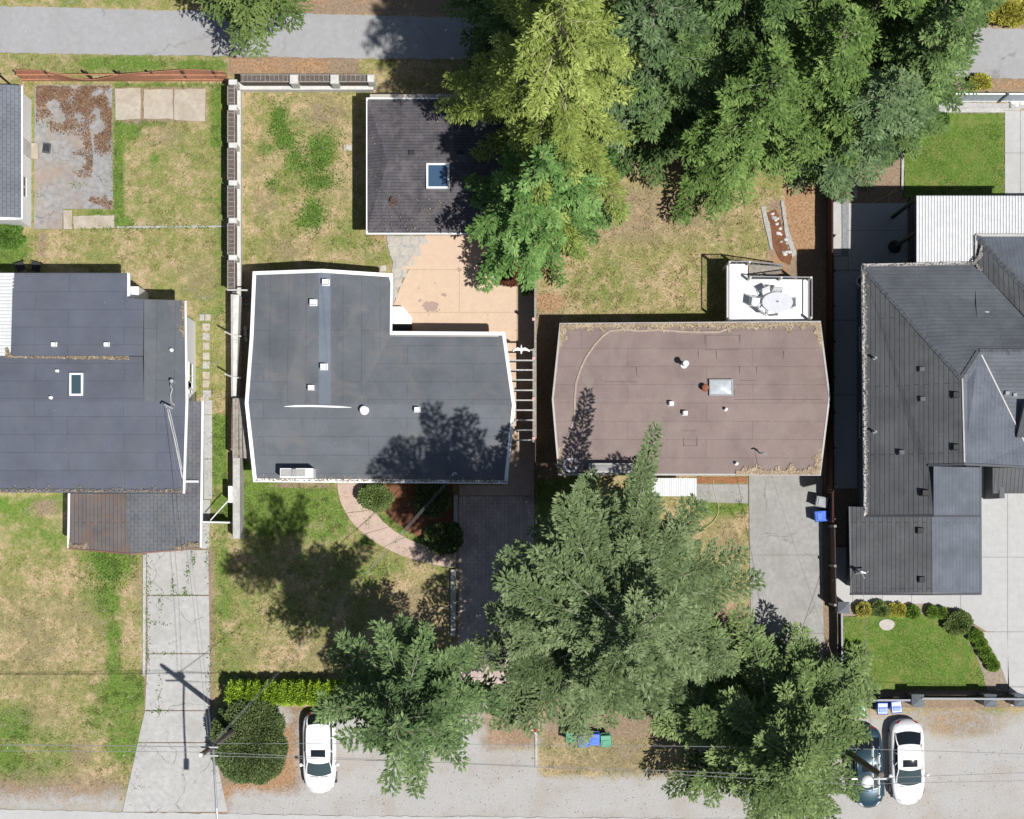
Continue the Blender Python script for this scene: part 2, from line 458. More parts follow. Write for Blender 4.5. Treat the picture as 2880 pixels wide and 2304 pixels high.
    setv(g, ell(1150, 1740, 110, 130, .6), .05); mx(d, ell(1150, 1740, 100, 110, .8), .45); setv(g, ell(900, 1840, 260, 60, .8), .3); mx(d, ell(870, 1840, 200, 60, 1), .35)
    mx(d, ell(850, 1366, 100, 8), .8)
    # planting bed by the middle house
    # front verge and gravel
    mx(d, rect(600, 1985, 1400, 2300, 16), 1.0); mx(b, ell(770, 2150, 75, 75, .7), .95); mx(b, ell(705, 2235, 130, 36, .6), .75); mx(b, ell(800, 2080, 30, 60, .6), .6)
    mx(v, rect(842, 2010, 3400, 2300, 60)); mx(v, rect(640, 2225, 3400, 2420, 50)); mx(v, ell(760, 2020, 70, 40, .7), .7)
    bare = np.maximum(rect(1355, 1995, 1512, 2110, 50), 0)
    setv(v, bare, .15); mx(b, bare, .45); mx(d, bare, 1)
    verge = rect(1515, 2050, 1960, 2185, 40)
    setv(v, verge, .0); setv(d, verge, .5); setv(g, verge, .3); mx(b, ell(1600, 2180, 110, 30, .8), .3); mx(g, ell(1600, 2110, 120, 22, .8), .45)
    mx(d, rect(1530, 1700, 2330, 2080, 40), 1.0); setv(v, rect(1530, 1700, 2330, 2060, 40), 0)
    setv(v, ell(2700, 2040, 130, 40, .8), .35); mx(d, ell(2700, 2030, 160, 50, .8), .7); setv(g, ell(2790, 2000, 40, 16), .6)
    # brown-roof lot
    setv(g, rect(1495, 500, 2205, 912), .27); mx(g, ell(1700, 800, 160, 90, 1), .42); mx(g, ell(2050, 680, 100, 60, 1), .36)
    mx(d, ell(1760, 600, 330, 90, 1), .6); mx(d, rect(1500, 880, 1580, 1345, 20), .9); mx(b, ell(1545, 850, 50, 30), .8)
    mx(b, rect(2205, 430, 2300, 715, 14)); mx(b, ell(2190, 760, 26, 60), .9); mx(d, rect(2160, 560, 2330, 1500, 20), .95)
    setv(g, rect(1960, 1405, 2106, 1460, 24), .85); setv(g, rect(1960, 1450, 2106, 1720, 24), .2); mx(d, ell(2040, 1520, 60, 70, 1), .45); mx(b, ell(2070, 1620, 50, 70, .8), .3)
    setv(g, rect(1505, 1340, 1640, 1500, 20), .8)
    mx(d, rect(2310, 1340, 2365, 1960, 10), 1.0); mx(d, rect(2350, 540, 3400, 1990, 8), 1.0)
    return g, d, b, v

def axis(lo, hi, step, far):
    a = np.arange(lo, hi+1e-6, step)
    ext = []
    e, s = hi, step
    while e < far:
        s *= 1.6; e += s; ext.append(e)
    ext2 = []
    e, s = lo, step
    while e > -far:
        s *= 1.6; e -= s; ext2.append(e)
    return np.array(ext2[::-1] + list(a) + ext)

gx = axis(-29.2, 29.2, .16, 420); gy = axis(-17.2, 29.8, .16, 420)
GX, GY = np.meshgrid(gx, gy)
px_, py_ = NX + GX*S, NY - GY*S
mg, md, mb_, mv = ground_masks(px_, py_)
def wob(x, y):
    return .012*np.sin(x*1.7+y*.6) + .010*np.sin(x*.7-y*2.3+1) + .008*np.sin(x*3.9+y*3.1)
GZ = wob(GX, GY) - .02
vv = np.stack([GX, GY, GZ], -1).reshape(-1, 3)
ny_, nx_ = GX.shape
ii = (np.arange(ny_-1)[:, None]*nx_ + np.arange(nx_-1)[None, :]).ravel()
qq = np.stack([ii, ii+1, ii+nx_+1, ii+nx_], -1)

t = NT('yard_ground')
n_big = t.noise(.5, 6, .62); n_mid = t.noise(2.2, 6, .62); n_fine = t.noise(9, 5, .7); n_vf = t.noise(22, 4, .75)
brk = t.math('ADD', t.math('ADD', t.math('MULTIPLY', n_mid, .42), t.math('MULTIPLY', n_fine, .18)), t.math('MULTIPLY', n_big, .40))
dry = t.ramp(n_fine, [(.3, (.29,.205,.11)), (.5, (.44,.335,.20)), (.7, (.58,.465,.305))])
dry = t.mix(t.mr(t.math('ADD', t.math('MULTIPLY', n_big, .6), t.math('MULTIPLY', n_mid, .4)), .42, .57), dry, t.ramp(n_fine, [(.3, (.185,.175,.06)), (.55, (.315,.28,.105)), (.75, (.44,.38,.185))]))
grn = t.ramp(n_fine, [(.28, (.065,.105,.018)), (.5, (.15,.215,.046)), (.74, (.28,.345,.10))])
grn = t.mix(t.mr(n_mid, .35, .7), grn, t.ramp(n_fine, [(.3, (.065,.135,.018)), (.7, (.165,.275,.05))]))
def edge(a, w=.26):
    return t.mr(t.math('ADD', t.attr(a), t.math('MULTIPLY', t.math('SUBTRACT', brk, .5), 2.8)), .5-w, .5+w)
c = t.mix(edge('green', .34), dry, grn)
soil = t.ramp(n_fine, [(.3, (.20,.135,.095)), (.7, (.36,.27,.2))])
c = t.mix(t.math('MULTIPLY', edge('dirt'), .9), c, soil)
brk_c = t.ramp(n_fine, [(.28, (.20,.11,.055)), (.5, (.36,.22,.125)), (.72, (.53,.36,.22))])
c = t.mix(edge('bark', .2), c, brk_c)
grv = t.ramp(n_vf, [(.25, (.34,.33,.318)), (.5, (.425,.415,.40)), (.75, (.50,.49,.478))])
grv = t.mix(t.math('MULTIPLY', t.mr(n_big, .45, .62), .7), grv, (.385,.345,.30))
grv = t.mix(t.math('MULTIPLY', t.mr(n_fine, .68, .74), .3), grv, (.2,.17,.14))
c = t.mix(1.0, c, t.ramp(n_vf, [(.25, (.74,)*3), (.5, (1.0,)*3), (.75, (1.2,)*3)]), 'MULTIPLY')
c = t.mix(edge('gravel', .3), c, grv)
t.pbr(c, .95, t.bump(t.math('ADD', n_fine, t.math('MULTIPLY', n_vf, .8)), .75, .05), spec=.1)
M['ground'] = t.m
go = np_mesh('ground', vv, qq, M['ground'], None, {'green': mg.ravel(), 'dirt': md.ravel(), 'bark': mb_.ravel(), 'gravel': mv.ravel()})
props(go, kind='structure')

# short grass blades: uncountable ground cover
def blades(name, n, box, keep, size, mat, z0=0.0, colour=None):
    x = rng.uniform(box[0], box[2], n); y = rng.uniform(box[1], box[3], n)
    k = keep(x, y); m = rng.random(n) < k
    x, y, k = x[m], y[m], k[m]; n = len(x)
    X, Y = (x-NX)/S, (NY-y)/S
    a = rng.uniform(0, 2*np.pi, n); ln = size*rng.uniform(.5, 1.4, n); h = size*rng.uniform(.25, .9, n)
    dx, dy = np.cos(a), np.sin(a); w = ln*.16
    Zb = wob(X, Y) - .02 + z0
    base1 = np.stack([X-dy*w, Y+dx*w, Zb], -1); base2 = np.stack([X+dy*w, Y-dx*w, Zb], -1)
    tip = np.stack([X+dx*ln, Y+dy*ln, Zb+h], -1)
    v = np.stack([base1, base2, tip], 1).reshape(-1, 3)
    q = np.arange(3*n).reshape(-1, 3)
    cc = (colour(x, y, n) if colour else rng.random(n))
    return np_mesh(name, v, q, mat, None, {'c': np.repeat(cc, 3)})
M['blade'] = foliage('grass_blade', (.46,.36,.21), (.30,.28,.11), (.13,.20,.045), .2)
M['blade_lush'] = foliage('lush_grass_blade', (.06,.12,.018), (.12,.22,.036), (.24,.33,.09), .2)
HARD = [(90,238,322,592),(0,768,560,1560),(1085,655,1455,960),(1028,250,1500,662),(700,760,1440,1362),(1570,905,2330,1340),(2040,735,2290,905),(2345,545,3000,1720),(2105,1340,2310,1900),(1280,1380,1500,1990),(405,1540,592,2290),(-500,30,3000,160),(-500,2270,3000,2400),(320,248,580,340),(640,200,682,1520)]
def keep_grass(x, y):
    g, d, b, v = ground_masks(x, y)
    k = np.clip(1.15 - d*.9 - b - v*1.2, 0, 1)*(.35+.65*g)
    for (a, bb, c2, d2) in HARD:
        k = np.where((x > a) & (x < c2) & (y > bb) & (y < d2), 0, k)
    return k
def grass_c(x, y, n):
    g, d, b, v = ground_masks(x, y)
    return np.clip(g*1.0 + rng.normal(0, .2, n), 0, 1)
gb = blades('short_grass', 210000, (-20, 140, 2210, 2290), keep_grass, .11, M['blade'], 0, grass_c)
props(gb, 'short dry and green grass blades standing over the yards and front lawns', 'grass', kind='stuff')

tc_ = rng.uniform(0, 1, (5200, 2))*np.array([2230, 2150])+np.array([-20, 140])
def tufts(n):
    k = rng.integers(0, len(tc_), n); return tc_[k, 0]+rng.normal(0, 4.5, n), tc_[k, 1]+rng.normal(0, 4.5, n)
def tuft_blades(name, n, size, mat):
    x, y = tufts(n); m = rng.random(n) < keep_grass(x, y); x, y = x[m], y[m]; n = len(x)
    X, Y = (x-NX)/S, (NY-y)/S; a = rng.uniform(0, 2*np.pi, n); ln = size*rng.uniform(.5, 1.4, n); h = size*rng.uniform(.5, 1.2, n)
    dx, dy = np.cos(a), np.sin(a); w = ln*.15; Zb = wob(X, Y) - .02
    v = np.stack([np.stack([X-dy*w, Y+dx*w, Zb], -1), np.stack([X+dy*w, Y-dx*w, Zb], -1), np.stack([X+dx*ln, Y+dy*ln, Zb+h], -1)], 1).reshape(-1, 3)
    return np_mesh(name, v, np.arange(3*n).reshape(-1, 3), mat, None, {'c': np.repeat(np.clip(grass_c(x, y, n)+.15, 0, 1), 3)})
props(tuft_blades('grass_tufts', 90000, .15, M['blade']), 'taller tufts of dry and green grass dotted over the yards', 'grass', kind='stuff')
# ------------------------------------------------------------------ roads, drives, paths
def sheet(name, polys, mat, z=.04, th=.12, kind='structure'):
    mb = MB()
    for p in polys:
        mb.prism([P(*q) for q in p], z-th, z)
    o = mb.build(name, mat)
    return props(o, kind=kind) if kind else o
def ragged(pts, step=12, amp=3.0, seed=1):
    r = random.Random(seed); out = []
    n = len(pts)
    for i in range(n):
        a, b = pts[i], pts[(i+1) % n]
        L = math.hypot(b[0]-a[0], b[1]-a[1]); k = max(1, int(L/step))
        for j in range(k):
            f = j/k
            out.append((a[0]+(b[0]-a[0])*f + (r.uniform(-amp, amp) if j else 0), a[1]+(b[1]-a[1])*f + (r.uniform(-amp, amp) if j else 0)))
    return out
sheet('alley_road', [ragged([(-900,14),(0,18),(720,36),(1300,50),(2880,82),(3700,100),(3700,250),(2880,222),(1300,168),(720,160),(0,149),(-900,140)], 14, 2.2, 3)], M['asphalt'], .03)
sheet('street_road', [ragged([(-900,2278),(0,2276),(345,2284),(900,2294),(2880,2310),(3700,2316),(3700,2700),(-900,2700)], 16, 2, 4)], M['concrete_new'], .03)
# left yard pad, slabs and drive
pad = sheet('old_concrete_pad', [[(98,240),(316,240),(318,588),(178,588),(176,645),(96,645)]], M['concrete_old'], .06)
sheet('pad_step', [[(178,592),(203,592),(203,645),(180,645)]], M['slab_tan'], .05)
sheet('yard_slab', [ragged(p, 20, 1.5, i) for i, p in enumerate(([(323,250),(396,248),(396,335),(325,338)],[(405,252),(486,252),(488,336),(404,334)],[(491,252),(578,250),(577,342),(490,338)],[(206,608),(322,606),(322,642),(208,644)]))], M['slab_tan'], .05)
drv = []
ys = [(1545, 413, 586), (1674, 414, 588), (1838, 416, 590), (1998, 408, 591), (2088, 388, 600), (2284, 345, 640)]
for (a, b) in zip(ys[:-1], ys[1:]):
    drv.append([(a[1], a[0]+2), (a[2], a[0]+2), (b[2], b[0]-1), (b[1], b[0]-1)])
sheet('left_driveway', drv, M['concrete'], .05)
sheet('left_side_walk', [[(574,1126),(597,1126),(597,1166),(574,1166)],[(574,1168),(597,1168),(597,1290),(574,1290)],[(574,1292),(597,1292),(597,1404),(574,1404)],[(566,1406),(592,1406),(588,1543),(570,1543)]], M['concrete'], .05)
sheet('drive_kerb', [[(403,1560),(412,1560),(410,1900),(402,1900)]], M['kerb'], .12, .2)
sheet('yard_edging', [ragged([(330,637),(645,635),(645,640),(330,642)], 14, 1.2, 9)], M['stone'], .06, .1)
# stepping stones
for i, (x, y, w) in enumerate([(568,893,14),(585,893,16),(580,920,22),(580,947,20),(580,974,19),(580,1002,20),(580,1027,20),(580,1056,20),(580,1080,19),(582,1108,24),(575,1128,24)]):
    mb = MB(G(x, y)); mb.obox(G(x, y), w/S, (21 if i > 1 else 18)/S, -.02, .045, random.uniform(-.06, .06))
    o = mb.build('stepping_stone', M['slab_tan'] if i % 3 else M['stone'], bevel=.02)
    where = ['at the northern end of the row, on its west side', 'at the northern end of the row, on its east side', 'third from the lawn end of the row', 'fourth from the lawn end of the row', 'fifth from the lawn end of the row', 'in the middle of the row', 'just below the middle of the row', 'fourth from the side walk', 'third from the side walk', 'second from the side walk, wider than its neighbours', 'touching the concrete side walk']
    props(o, 'square concrete stepping stone ' + where[i], 'stepping stone', 'stepping stones beside the white wall')
# patio, flagstones, paths, paver drive of the middle lot
sheet('patio', [[(1196,662),(1308,662),(1308,758),(1120,758),(1145,745)],[(1310,662),(1500,662),(1500,758),(1310,758)],[(1150,760),(1291,760),(1291,878),(1106,878),(1106,862),(1124,812)],[(1293,760),(1376,760),(1376,772),(1410,806),(1453,806),(1453,878),(1293,878)],[(1106,880),(1453,880),(1453,1000),(1410,1000),(1410,960),(1106,960)],[(1415,1002),(1453,1002),(1453,1240),(1415,1240)]], M['patio'], .05)
sheet('patio_east', [[(1455,790),(1503,790),(1503,1238),(1455,1238)],[(1378,662),(1378,663),(1379,663)]], M['walk'], .02)
def blob(cx, cy, r, n, amp, seed, sx=1, sy=1):
    q = random.Random(seed)
    return [(cx+sx*r*(1+q.uniform(-amp, amp))*math.cos(2*math.pi*i/n), cy+sy*r*(1+q.uniform(-amp, amp))*math.sin(2*math.pi*i/n)) for i in range(n)]
st = MB()
for (x, y, r, n, a, sd, sx, sy) in [(1212,862,20,26,.28,3,1.05,.8),(1181,846,5,9,.5,4,1,.8),(1249,829,6,9,.5,5,1.1,.8),(1228,876,4,8,.5,6,1,.7),(1206,886,3.5,8,.5,7,.8,1),(1236,872,3,8,.4,8,1,1),(1178,811,2.5,7,.4,9,1,1),(1224,797,3,7,.4,10,1.3,.5),(1292,759,6,12,.3,11,1,1),(1372,886,2,7,.4,12,1,1.5)]:
    st.prism([P(*q) for q in blob(x, y, r, n, a, sd, sx, sy)], .046, .054)
props(st.build('patio_stain', M['patio_stain']), kind='structure')
flg = []
fl = random.Random(5)
rows_ = [(1086,664,1204),(1092,694,1188),(1104,724,1168),(1104,754,1148),(1100,784,1132),(1100,814,1122),(1100,842,1114)]
for k, (x0, y0, x1) in enumerate(rows_):
    x = x0 + fl.uniform(0, 8)
    while x < x1-9:
        w = fl.uniform(20, 42); w = min(w, x1-x)
        h = 27
        flg.append([(x+fl.uniform(1,5), y0+fl.uniform(1,5)), (x+w-fl.uniform(2,5), y0+fl.uniform(0,5)), (x+w-fl.uniform(1,4), y0+h-fl.uniform(0,5)), (x+w*.5, y0+h+fl.uniform(-3,3)), (x+fl.uniform(1,4), y0+h-fl.uniform(0,4))])
        x += w + 2
flg += [[(1070,748),(1085,746),(1087,762),(1068,765)],[(967,408),(990,408),(990,425),(967,424)]]
sheet('flagstone_bed', [ragged([(1088,664),(1204,664),(1148,757),(1122,806),(1106,862),(1100,862),(1102,760),(1106,738),(1092,700)], 9, 1.5, 4)], M['stone'], .038)
sheet('flagstone_path', flg, M['flag'], .056)
sheet('patio_joints', [[(1200,664),(1498,664),(1498,757),(1374,757),(1374,770),(1408,804),(1451,804),(1451,1238),(1417,1238),(1412,958),(1108,958),(1108,864),(1126,812),(1152,758)]], mottled('patio_joint', (.46,.34,.24), (.52,.39,.28), 5), .042)
sheet('drive_joints', [[(2108,1337),(2310,1337),(2314,1780),(2320,1988),(2120,1988),(2110,1562)]], mottled('drive_joint', (.2,.19,.17), (.27,.26,.24), 5), .04)
sheet('concrete_joints', [[(2704,1302),(3290,1302),(3290,1983),(2842,1983),(2838,1940),(2830,1790),(2780,1772),(2704,1722)],[(2396,1642),(2702,1642),(2702,1720),(2396,1720)],[(2828,314),(3290,314),(3290,558),(2828,558)],[(2388,574),(2558,574),(2558,758),(2388,758)]], mottled('concrete_joint', (.26,.25,.23), (.34,.33,.31), 5), .042)
t = NT('paver_drive')
c, f = brick(t, t.pos(rot=R(90)), .42, .21, .012, (.44,.35,.31), (.54,.43,.385), (.30,.245,.22))
c = t.mix(1.0, c, t.ramp(t.noise(1.2, 5), [(.3, (.82,)*3), (.7, (1.15,)*3)]), 'MULTIPLY')
M['pavers'] = t.pbr(c, .85, t.bump(t.math('MULTIPLY', f, -1), .5, .01), spec=.2)
sheet('paver_driveway', [[(1290,1396),(1502,1396),(1502,1992),(1288,1992)]], M['pavers'], .05)
sheet('drive_apron', [[(1418,1240),(1502,1240),(1502,1394),(1292,1394),(1292,1365),(1418,1365)]], M['walk'], .05)
arc_o, arc_i = [], []
def bez(p, n=18):
    out = []
    for i in range(n+1):
        u = i/n
        out.append(tuple((1-u)**3*p[0][k]+3*(1-u)**2*u*p[1][k]+3*(1-u)*u*u*p[2][k]+u**3*p[3][k] for k in (0,1)))
    return out
o_ = bez([(948,1358),(950,1480),(1080,1575),(1284,1598)], 20); i_ = bez([(1020,1358),(1040,1470),(1150,1540),(1284,1552)], 20)
cuts = [0,5,9,12,15,18,20]
wk = []
for a, b in zip(cuts[:-1], cuts[1:]):
    o1 = o_[a:b+1]; i1 = i_[a:b+1]
    sh = .012
    o1 = o1[:-1] + [(o1[-1][0]*(1-sh)+o1[-2][0]*sh*1, o1[-1][1]*(1-sh)+o1[-2][1]*sh)] if b < 20 else o1
    wk.append(o1 + i1[::-1])
wk2 = []
for p in wk:   # pull each slab in a touch so real joints show
    cx = sum(q[0] for q in p)/len(p); cy = sum(q[1] for q in p)/len(p)
    wk2.append([(cx+(q[0]-cx)*.985, cy+(q[1]-cy)*.985) for q in p])
sheet('curved_walk', wk2, M['walk'], .05)
M['mulch'] = mottled('red_bark_mulch', (.16,.06,.03), (.33,.15,.08), 14, (.10,.05,.03), 3, .6, rough=.95, bump=.9, fine=.3)
bed = bez([(1040,1362),(1060,1440),(1130,1500),(1262,1545)], 14)
sheet('mulch_bed', [[(1274,1362),(1274,1552)] + bed[::-1]], M['mulch'], .06)
sheet('planter_soil', [ragged([(1384,752),(1470,740),(1500,790),(1455,806),(1412,800),(1386,776)], 10, 2, 5)], M['mulch'], .12)
# brown-roof lot
sheet('grey_driveway', [[(2106,1335),(2312,1335),(2312,1560),(2108,1560)],[(2108,1562),(2312,1562),(2316,1780),(2112,1780)],[(2112,1782),(2316,1782),(2322,1990),(2118,1990)]], M['concrete_dark'], .05)
sheet('entry_walk', [[(1956,1362),(2104,1362),(2104,1416),(1956,1412)]], M['concrete_dark'], .045)
M['chips'] = mottled('orange_wood_chips', (.26,.10,.04), (.44,.22,.11), 16, (.2,.11,.07), 3, .5, rough=.95, bump=.9, fine=.3)
sheet('wood_chip_bed', [ragged([(1940,1342),(2102,1342),(2102,1359),(1940,1359)], 14, 1.5, 2)], M['chips'], .05)
sheet('rock_bed', [ragged([(2158,600),(2182,590),(2206,650),(2216,700),(2228,720),(2222,745),(2196,735),(2172,690)], 14, 2, 6)], M['mulch'], .05)
sheet('stone_edging', [ragged([(2196,565),(2204,565),(2216,640),(2240,715),(2228,726),(2208,660)], 12, 1, 7), ragged([(2140,582),(2150,578),(2166,640),(2174,700),(2168,705),(2152,640)], 12, 1, 8)], M['stone'], .08)
# dark-house lot
sheet('house_concrete', [[(2343,560),(2366,560),(2366,720),(2343,720)],[(2386,572),(2560,572),(2560,648),(2386,648)],[(2386,650),(2560,650),(2560,760),(2386,760)],[(2366,762),(2440,762),(2440,900),(2346,900),(2346,762)],[(2346,722),(2384,722),(2384,760),(2346,760)],[(2346,902),(2440,902),(2440,1110),(2346,1110)],[(2346,1112),(2440,1112),(2440,1374),(2346,1374)],[(2350,1540),(2396,1540),(2396,1720),(2350,1720)]], M['concrete_new'], .05)
t_ = [(2398,1640),(2480,1640),(2480,1722),(2398,1722)]
sheet('front_path', [t_,[(2482,1640),(2562,1640),(2562,1722),(2482,1722)],[(2564,1640),(2700,1640),(2700,1722),(2564,1722)]], M['concrete_new'], .05)
curve_ = bez([(2660,1700),(2740,1740),(2810,1830),(2838,1945)], 14)
sheet('right_driveway', [[(2702,1300),(2832,1300),(2832,1566),(2702,1566)],[(2834,1300),(3300,1300),(3300,1566),(2834,1566)],[(2834,1568),(3300,1568),(3300,1776),(2834,1776)],[(2702,1568),(2832,1568),(2832,1776),(2774,1776)]+curve_[1:5][::-1]+[(2702,1724)],[(2834,1778),(3300,1778),(3300,1985),(2842,1985),(2838,1945),(2834,1930)],curve_[6:]+[(2832,1778),(2776,1778)]], M['concrete_new'], .05)
sheet('back_path', [[(2826,312),(2868,312),(2868,430),(2826,430)],[(2826,432),(2868,432),(2868,560),(2826,560)],[(2870,312),(3300,312),(3300,430),(2870,430)],[(2870,432),(3300,432),(3300,560),(2870,560)]], M['concrete_new'], .05)
sheet('patio_border', [[(2544,318),(2826,318),(2826,312),(2868,312),(2868,306),(2640,306),(2640,312)],[(2535,430),(2542,430),(2540,535),(2534,535)],[(2592,340),(2662,340),(2662,358),(2658,358),(2658,346),(2592,346)],[(2398,500),(2410,500),(2410,560),(2402,560)]], M['kerb'], .12, .2)
sheet('gravel_strip', [ragged([(2368,560),(2386,560),(2386,760),(2368,760)], 10, 1, 3)], mottled('grey_gravel', (.2,.2,.21), (.36,.36,.37), 14, rough=.95, bump=.9), .03)
sheet('rock_strip', [ragged([(2640,288),(2900,292),(2900,306),(2640,304)], 10, 1, 3)], mottled('pale_gravel', (.36,.35,.35), (.52,.51,.51), 14, rough=.95, bump=.9), .03)

t = NT('lush_lawn')
nf = t.noise(11, 5, .7)
c = t.ramp(nf, [(.28, (.052,.10,.015)), (.5, (.108,.19,.032)), (.75, (.20,.29,.065))])
c = t.mix(t.math('MULTIPLY', t.mr(t.noise(1.6, 6, .65), .44, .62), .75), c, t.ramp(nf, [(.3, (.11,.145,.03)), (.7, (.24,.265,.085))]))
c = t.mix(t.math('MULTIPLY', t.mr(t.noise(.9, 5, .6, vec=t.pos(loc=(7,3,0))), .52, .68), .5), c, (.27,.25,.09))
c = t.mix(1.0, c, t.ramp(t.noise(26, 4, .75), [(.25, (.55,)*3), (.75, (1.35,)*3)]), 'MULTIPLY')
M['lush'] = t.pbr(c, .95, t.bump(nf, .7, .04), spec=.1)
sheet('back_lawn', [ragged([(2543,362),(2592,362),(2592,348),(2656,348),(2656,320),(2824,320),(2824,556),(2543,556)], 7, 1.6, 21)], M['lush'], .06)
fl_curve = bez([(2650,1728),(2710,1770),(2760,1850),(2772,1940)], 12)
sheet('front_lawn', [ragged([(2364,1938),(2364,1736)] + [(2480,1728)] + fl_curve, 7, 1.8, 22)], M['lush'], .06)
M['bedsoil'] = mottled('bed_soil', (.25,.2,.15), (.40,.33,.26), 9, rough=.95, bump=.8)
sheet('planting_bed', [[(2364,1734),(2366,1706),(2400,1698),(2600,1698),(2660,1706)] + curve_[1:] + [(2776,1944)] + fl_curve[::-1][1:] + [(2480,1726)]], M['bedsoil'], .055)
def keep_lush(x, y):
    a = (x > 2545) & (x < 2822) & (y > 350) & (y < 552)
    b = (x > 2366) & (x < 2640) & (y > 1742) & (y < 1936)
    c2 = (x >= 2640) & (x < 2768) & (y > 1742 + (x-2640)*1.25) & (y < 1936)
    return np.where(a | b | c2, 1.0, 0.0)
lb = blades('lush_grass', 90000, (2360, 340, 2830, 1940), keep_lush, .085, M['blade_lush'], .07)
props(lb, 'short bright green lawn grass around the dark grey house', 'grass', kind='stuff')
# ------------------------------------------------------------------ houses
M['roll_l'] = roll_roof('charcoal_roll_roof', (.125,.136,.154), (.178,.168,.163), 0, 5.6, .98, (0, .31, 0), .7)
M['roll_lv'] = roll_roof('charcoal_roll_roof_lengthwise', (.117,.127,.142), (.178,.168,.163), R(90), 7.5, .98, (0, .2, 0), .7)
M['roll_blue'] = roll_roof('bluish_new_roll_roof', (.155,.18,.22), (.17,.18,.2), R(90), 9, 1.9, (.3, 0, 0), .2)
M['roll_left'] = roll_roof('slate_blue_roll_roof', (.108,.118,.150), (.125,.128,.13), 0, 4.7, .95, (0, .1, 0), .35)
M['roll_brown'] = roll_roof('brown_roll_roof', (.235,.178,.165), (.28,.235,.21), 0, 6.7, .98, (.5, .45, 0), .6)
M['shg_grey'] = shingles('grey_shingles', (.17,.185,.21), R(90), .36, .2, mort=.7)
M['shg_dark_shaded'] = shingles('charcoal_shingles_shaded', (.112,.116,.123), R(90), 7.0, .215, (.15,.14,.13), .25, mort=.45)  # one charcoal shingle in three tones; west slope shade put into this colour
M['shg_dark_half_lit'] = shingles('charcoal_shingles_half_lit', (.128,.139,.156), 0, 7.0, .2, mort=.8)  # same shingle, in-between light painted into the tone
M['shg_dark_sunlit'] = shingles('charcoal_shingles_sunlit', (.132,.147,.174), R(90), 7.0, .2, mort=.88)  # same shingle coloured lighter for the slopes facing the sun
M['shg_rust'] = shingles('rust_streaked_shingles', (.15,.136,.133), R(90), 5, .22, (.20,.125,.09), .65, mort=.55)
M['shg_port'] = shingles('worn_grey_shingles', (.128,.135,.15), R(90), .4, .2, (.19,.17,.15), .35, mort=.72)
M['shg_garage'] = shingles('dark_garage_shingles', (.092,.087,.097), 0, 2.0, .17, (.17,.15,.145), .55, mort=.55)
M['ridge_cap'] = mottled('ridge_cap_shingles', (.10,.106,.12), (.17,.18,.2), 4, bump=.4)
M['corr_white'] = mottled('white_corrugated_sheet', (.60,.61,.62), (.70,.70,.70), 3, (.6,.6,.58), 1.4, .35, rough=.45, fine=.05)
M['tar'] = plain('pale_sealant', (.75,.75,.76), .6)
M['debris'] = foliage('needle_litter', (.12,.095,.06), (.26,.20,.135), (.44,.36,.26), 0)
M['leaf_litter'] = foliage('dead_leaf_litter', (.07,.042,.028), (.18,.105,.065), (.31,.21,.14), 0)
M['debris_tan'] = foliage('tan_needle_litter', (.20,.15,.10), (.37,.285,.19), (.54,.44,.32), 0)
M['debris_grey'] = foliage('grey_gutter_litter', (.12,.105,.09), (.27,.24,.21), (.46,.43,.40), 0)
M['stone_litter'] = foliage('pale_pebbles', (.4,.38,.35), (.6,.58,.55), (.78,.76,.73), 0)

def house(name, label, base, cat='house'):
    return thing(name, label, cat, base)
def part(mb, name, m, parent, label=None, **k):
    o = mb.build(name, m, parent, **k)
    if label: o["label"] = label
    return o
def box_vent(root, px, py, h, w=.34, hh=.26, m='white', d=None, name='roof_vent'):
    c = P(px, py, h+hh); d = d or w*.85
    mb = MB(root.location)
    mb.obox(c, w*1.18, d*1.18, h-.12, h+.05, 0)
    mb.obox(c, w, d, h+.05, h+hh, 0, .88)
    return part(mb, name, M[m], root, bevel=.02)
def pipe_vent(root, px, py, h, r=.06, hh=.35, m='white', cap=True, name='vent_pipe'):
    c = P(px, py, h+hh); mb = MB(root.location)
    mb.cyl(c, r*1.9, h-.1, h+.04, 12)
    mb.cyl(c, r, h, h+hh, 12)
    if cap: mb.lathe(c, [(r*1.1, h+hh-.06), (r*1.75, h+hh-.02), (r*1.5, h+hh+.05), (r*.4, h+hh+.09)], 14)
    return part(mb, name, M[m], root, smooth=False)
def skylight(root, x0, y0, x1, y1, h, frame='grey', glass='glass_dark', up=.16, fw=.09, dome=False):
    a, b = P(x0, y0, h+up), P(x1, y1, h+up)
    X0, X1, Y0, Y1 = a.x, b.x, b.y, a.y
    mb = MB(root.location)
    for bx in ((X0,X1,Y0,Y0+fw),(X0,X1,Y1-fw,Y1),(X0,X0+fw,Y0+fw,Y1-fw),(X1-fw,X1,Y0+fw,Y1-fw)):
        mb.box(*bx, h-.25, h+up)
    f = part(mb, 'skylight', M[frame], root)
    g = MB(root.location)
    if dome:
        rows = []
        for i in range(7):
            v = i/6
            rows.append([(X0+fw+(X1-X0-2*fw)*u/6, Y0+fw+(Y1-Y0-2*fw)*v, h+up-.04+.12*min(1, 2.5*min(u/6,1-u/6,v,1-v))) for u in range(7)])
        g.grid(rows)
    else:
        g.box(X0+fw-.005, X1-fw+.005, Y0+fw-.005, Y1-fw+.005, h+up-.08, h+up-.03)
    part(g, 'pane', M[glass], f, smooth=dome)
    return f
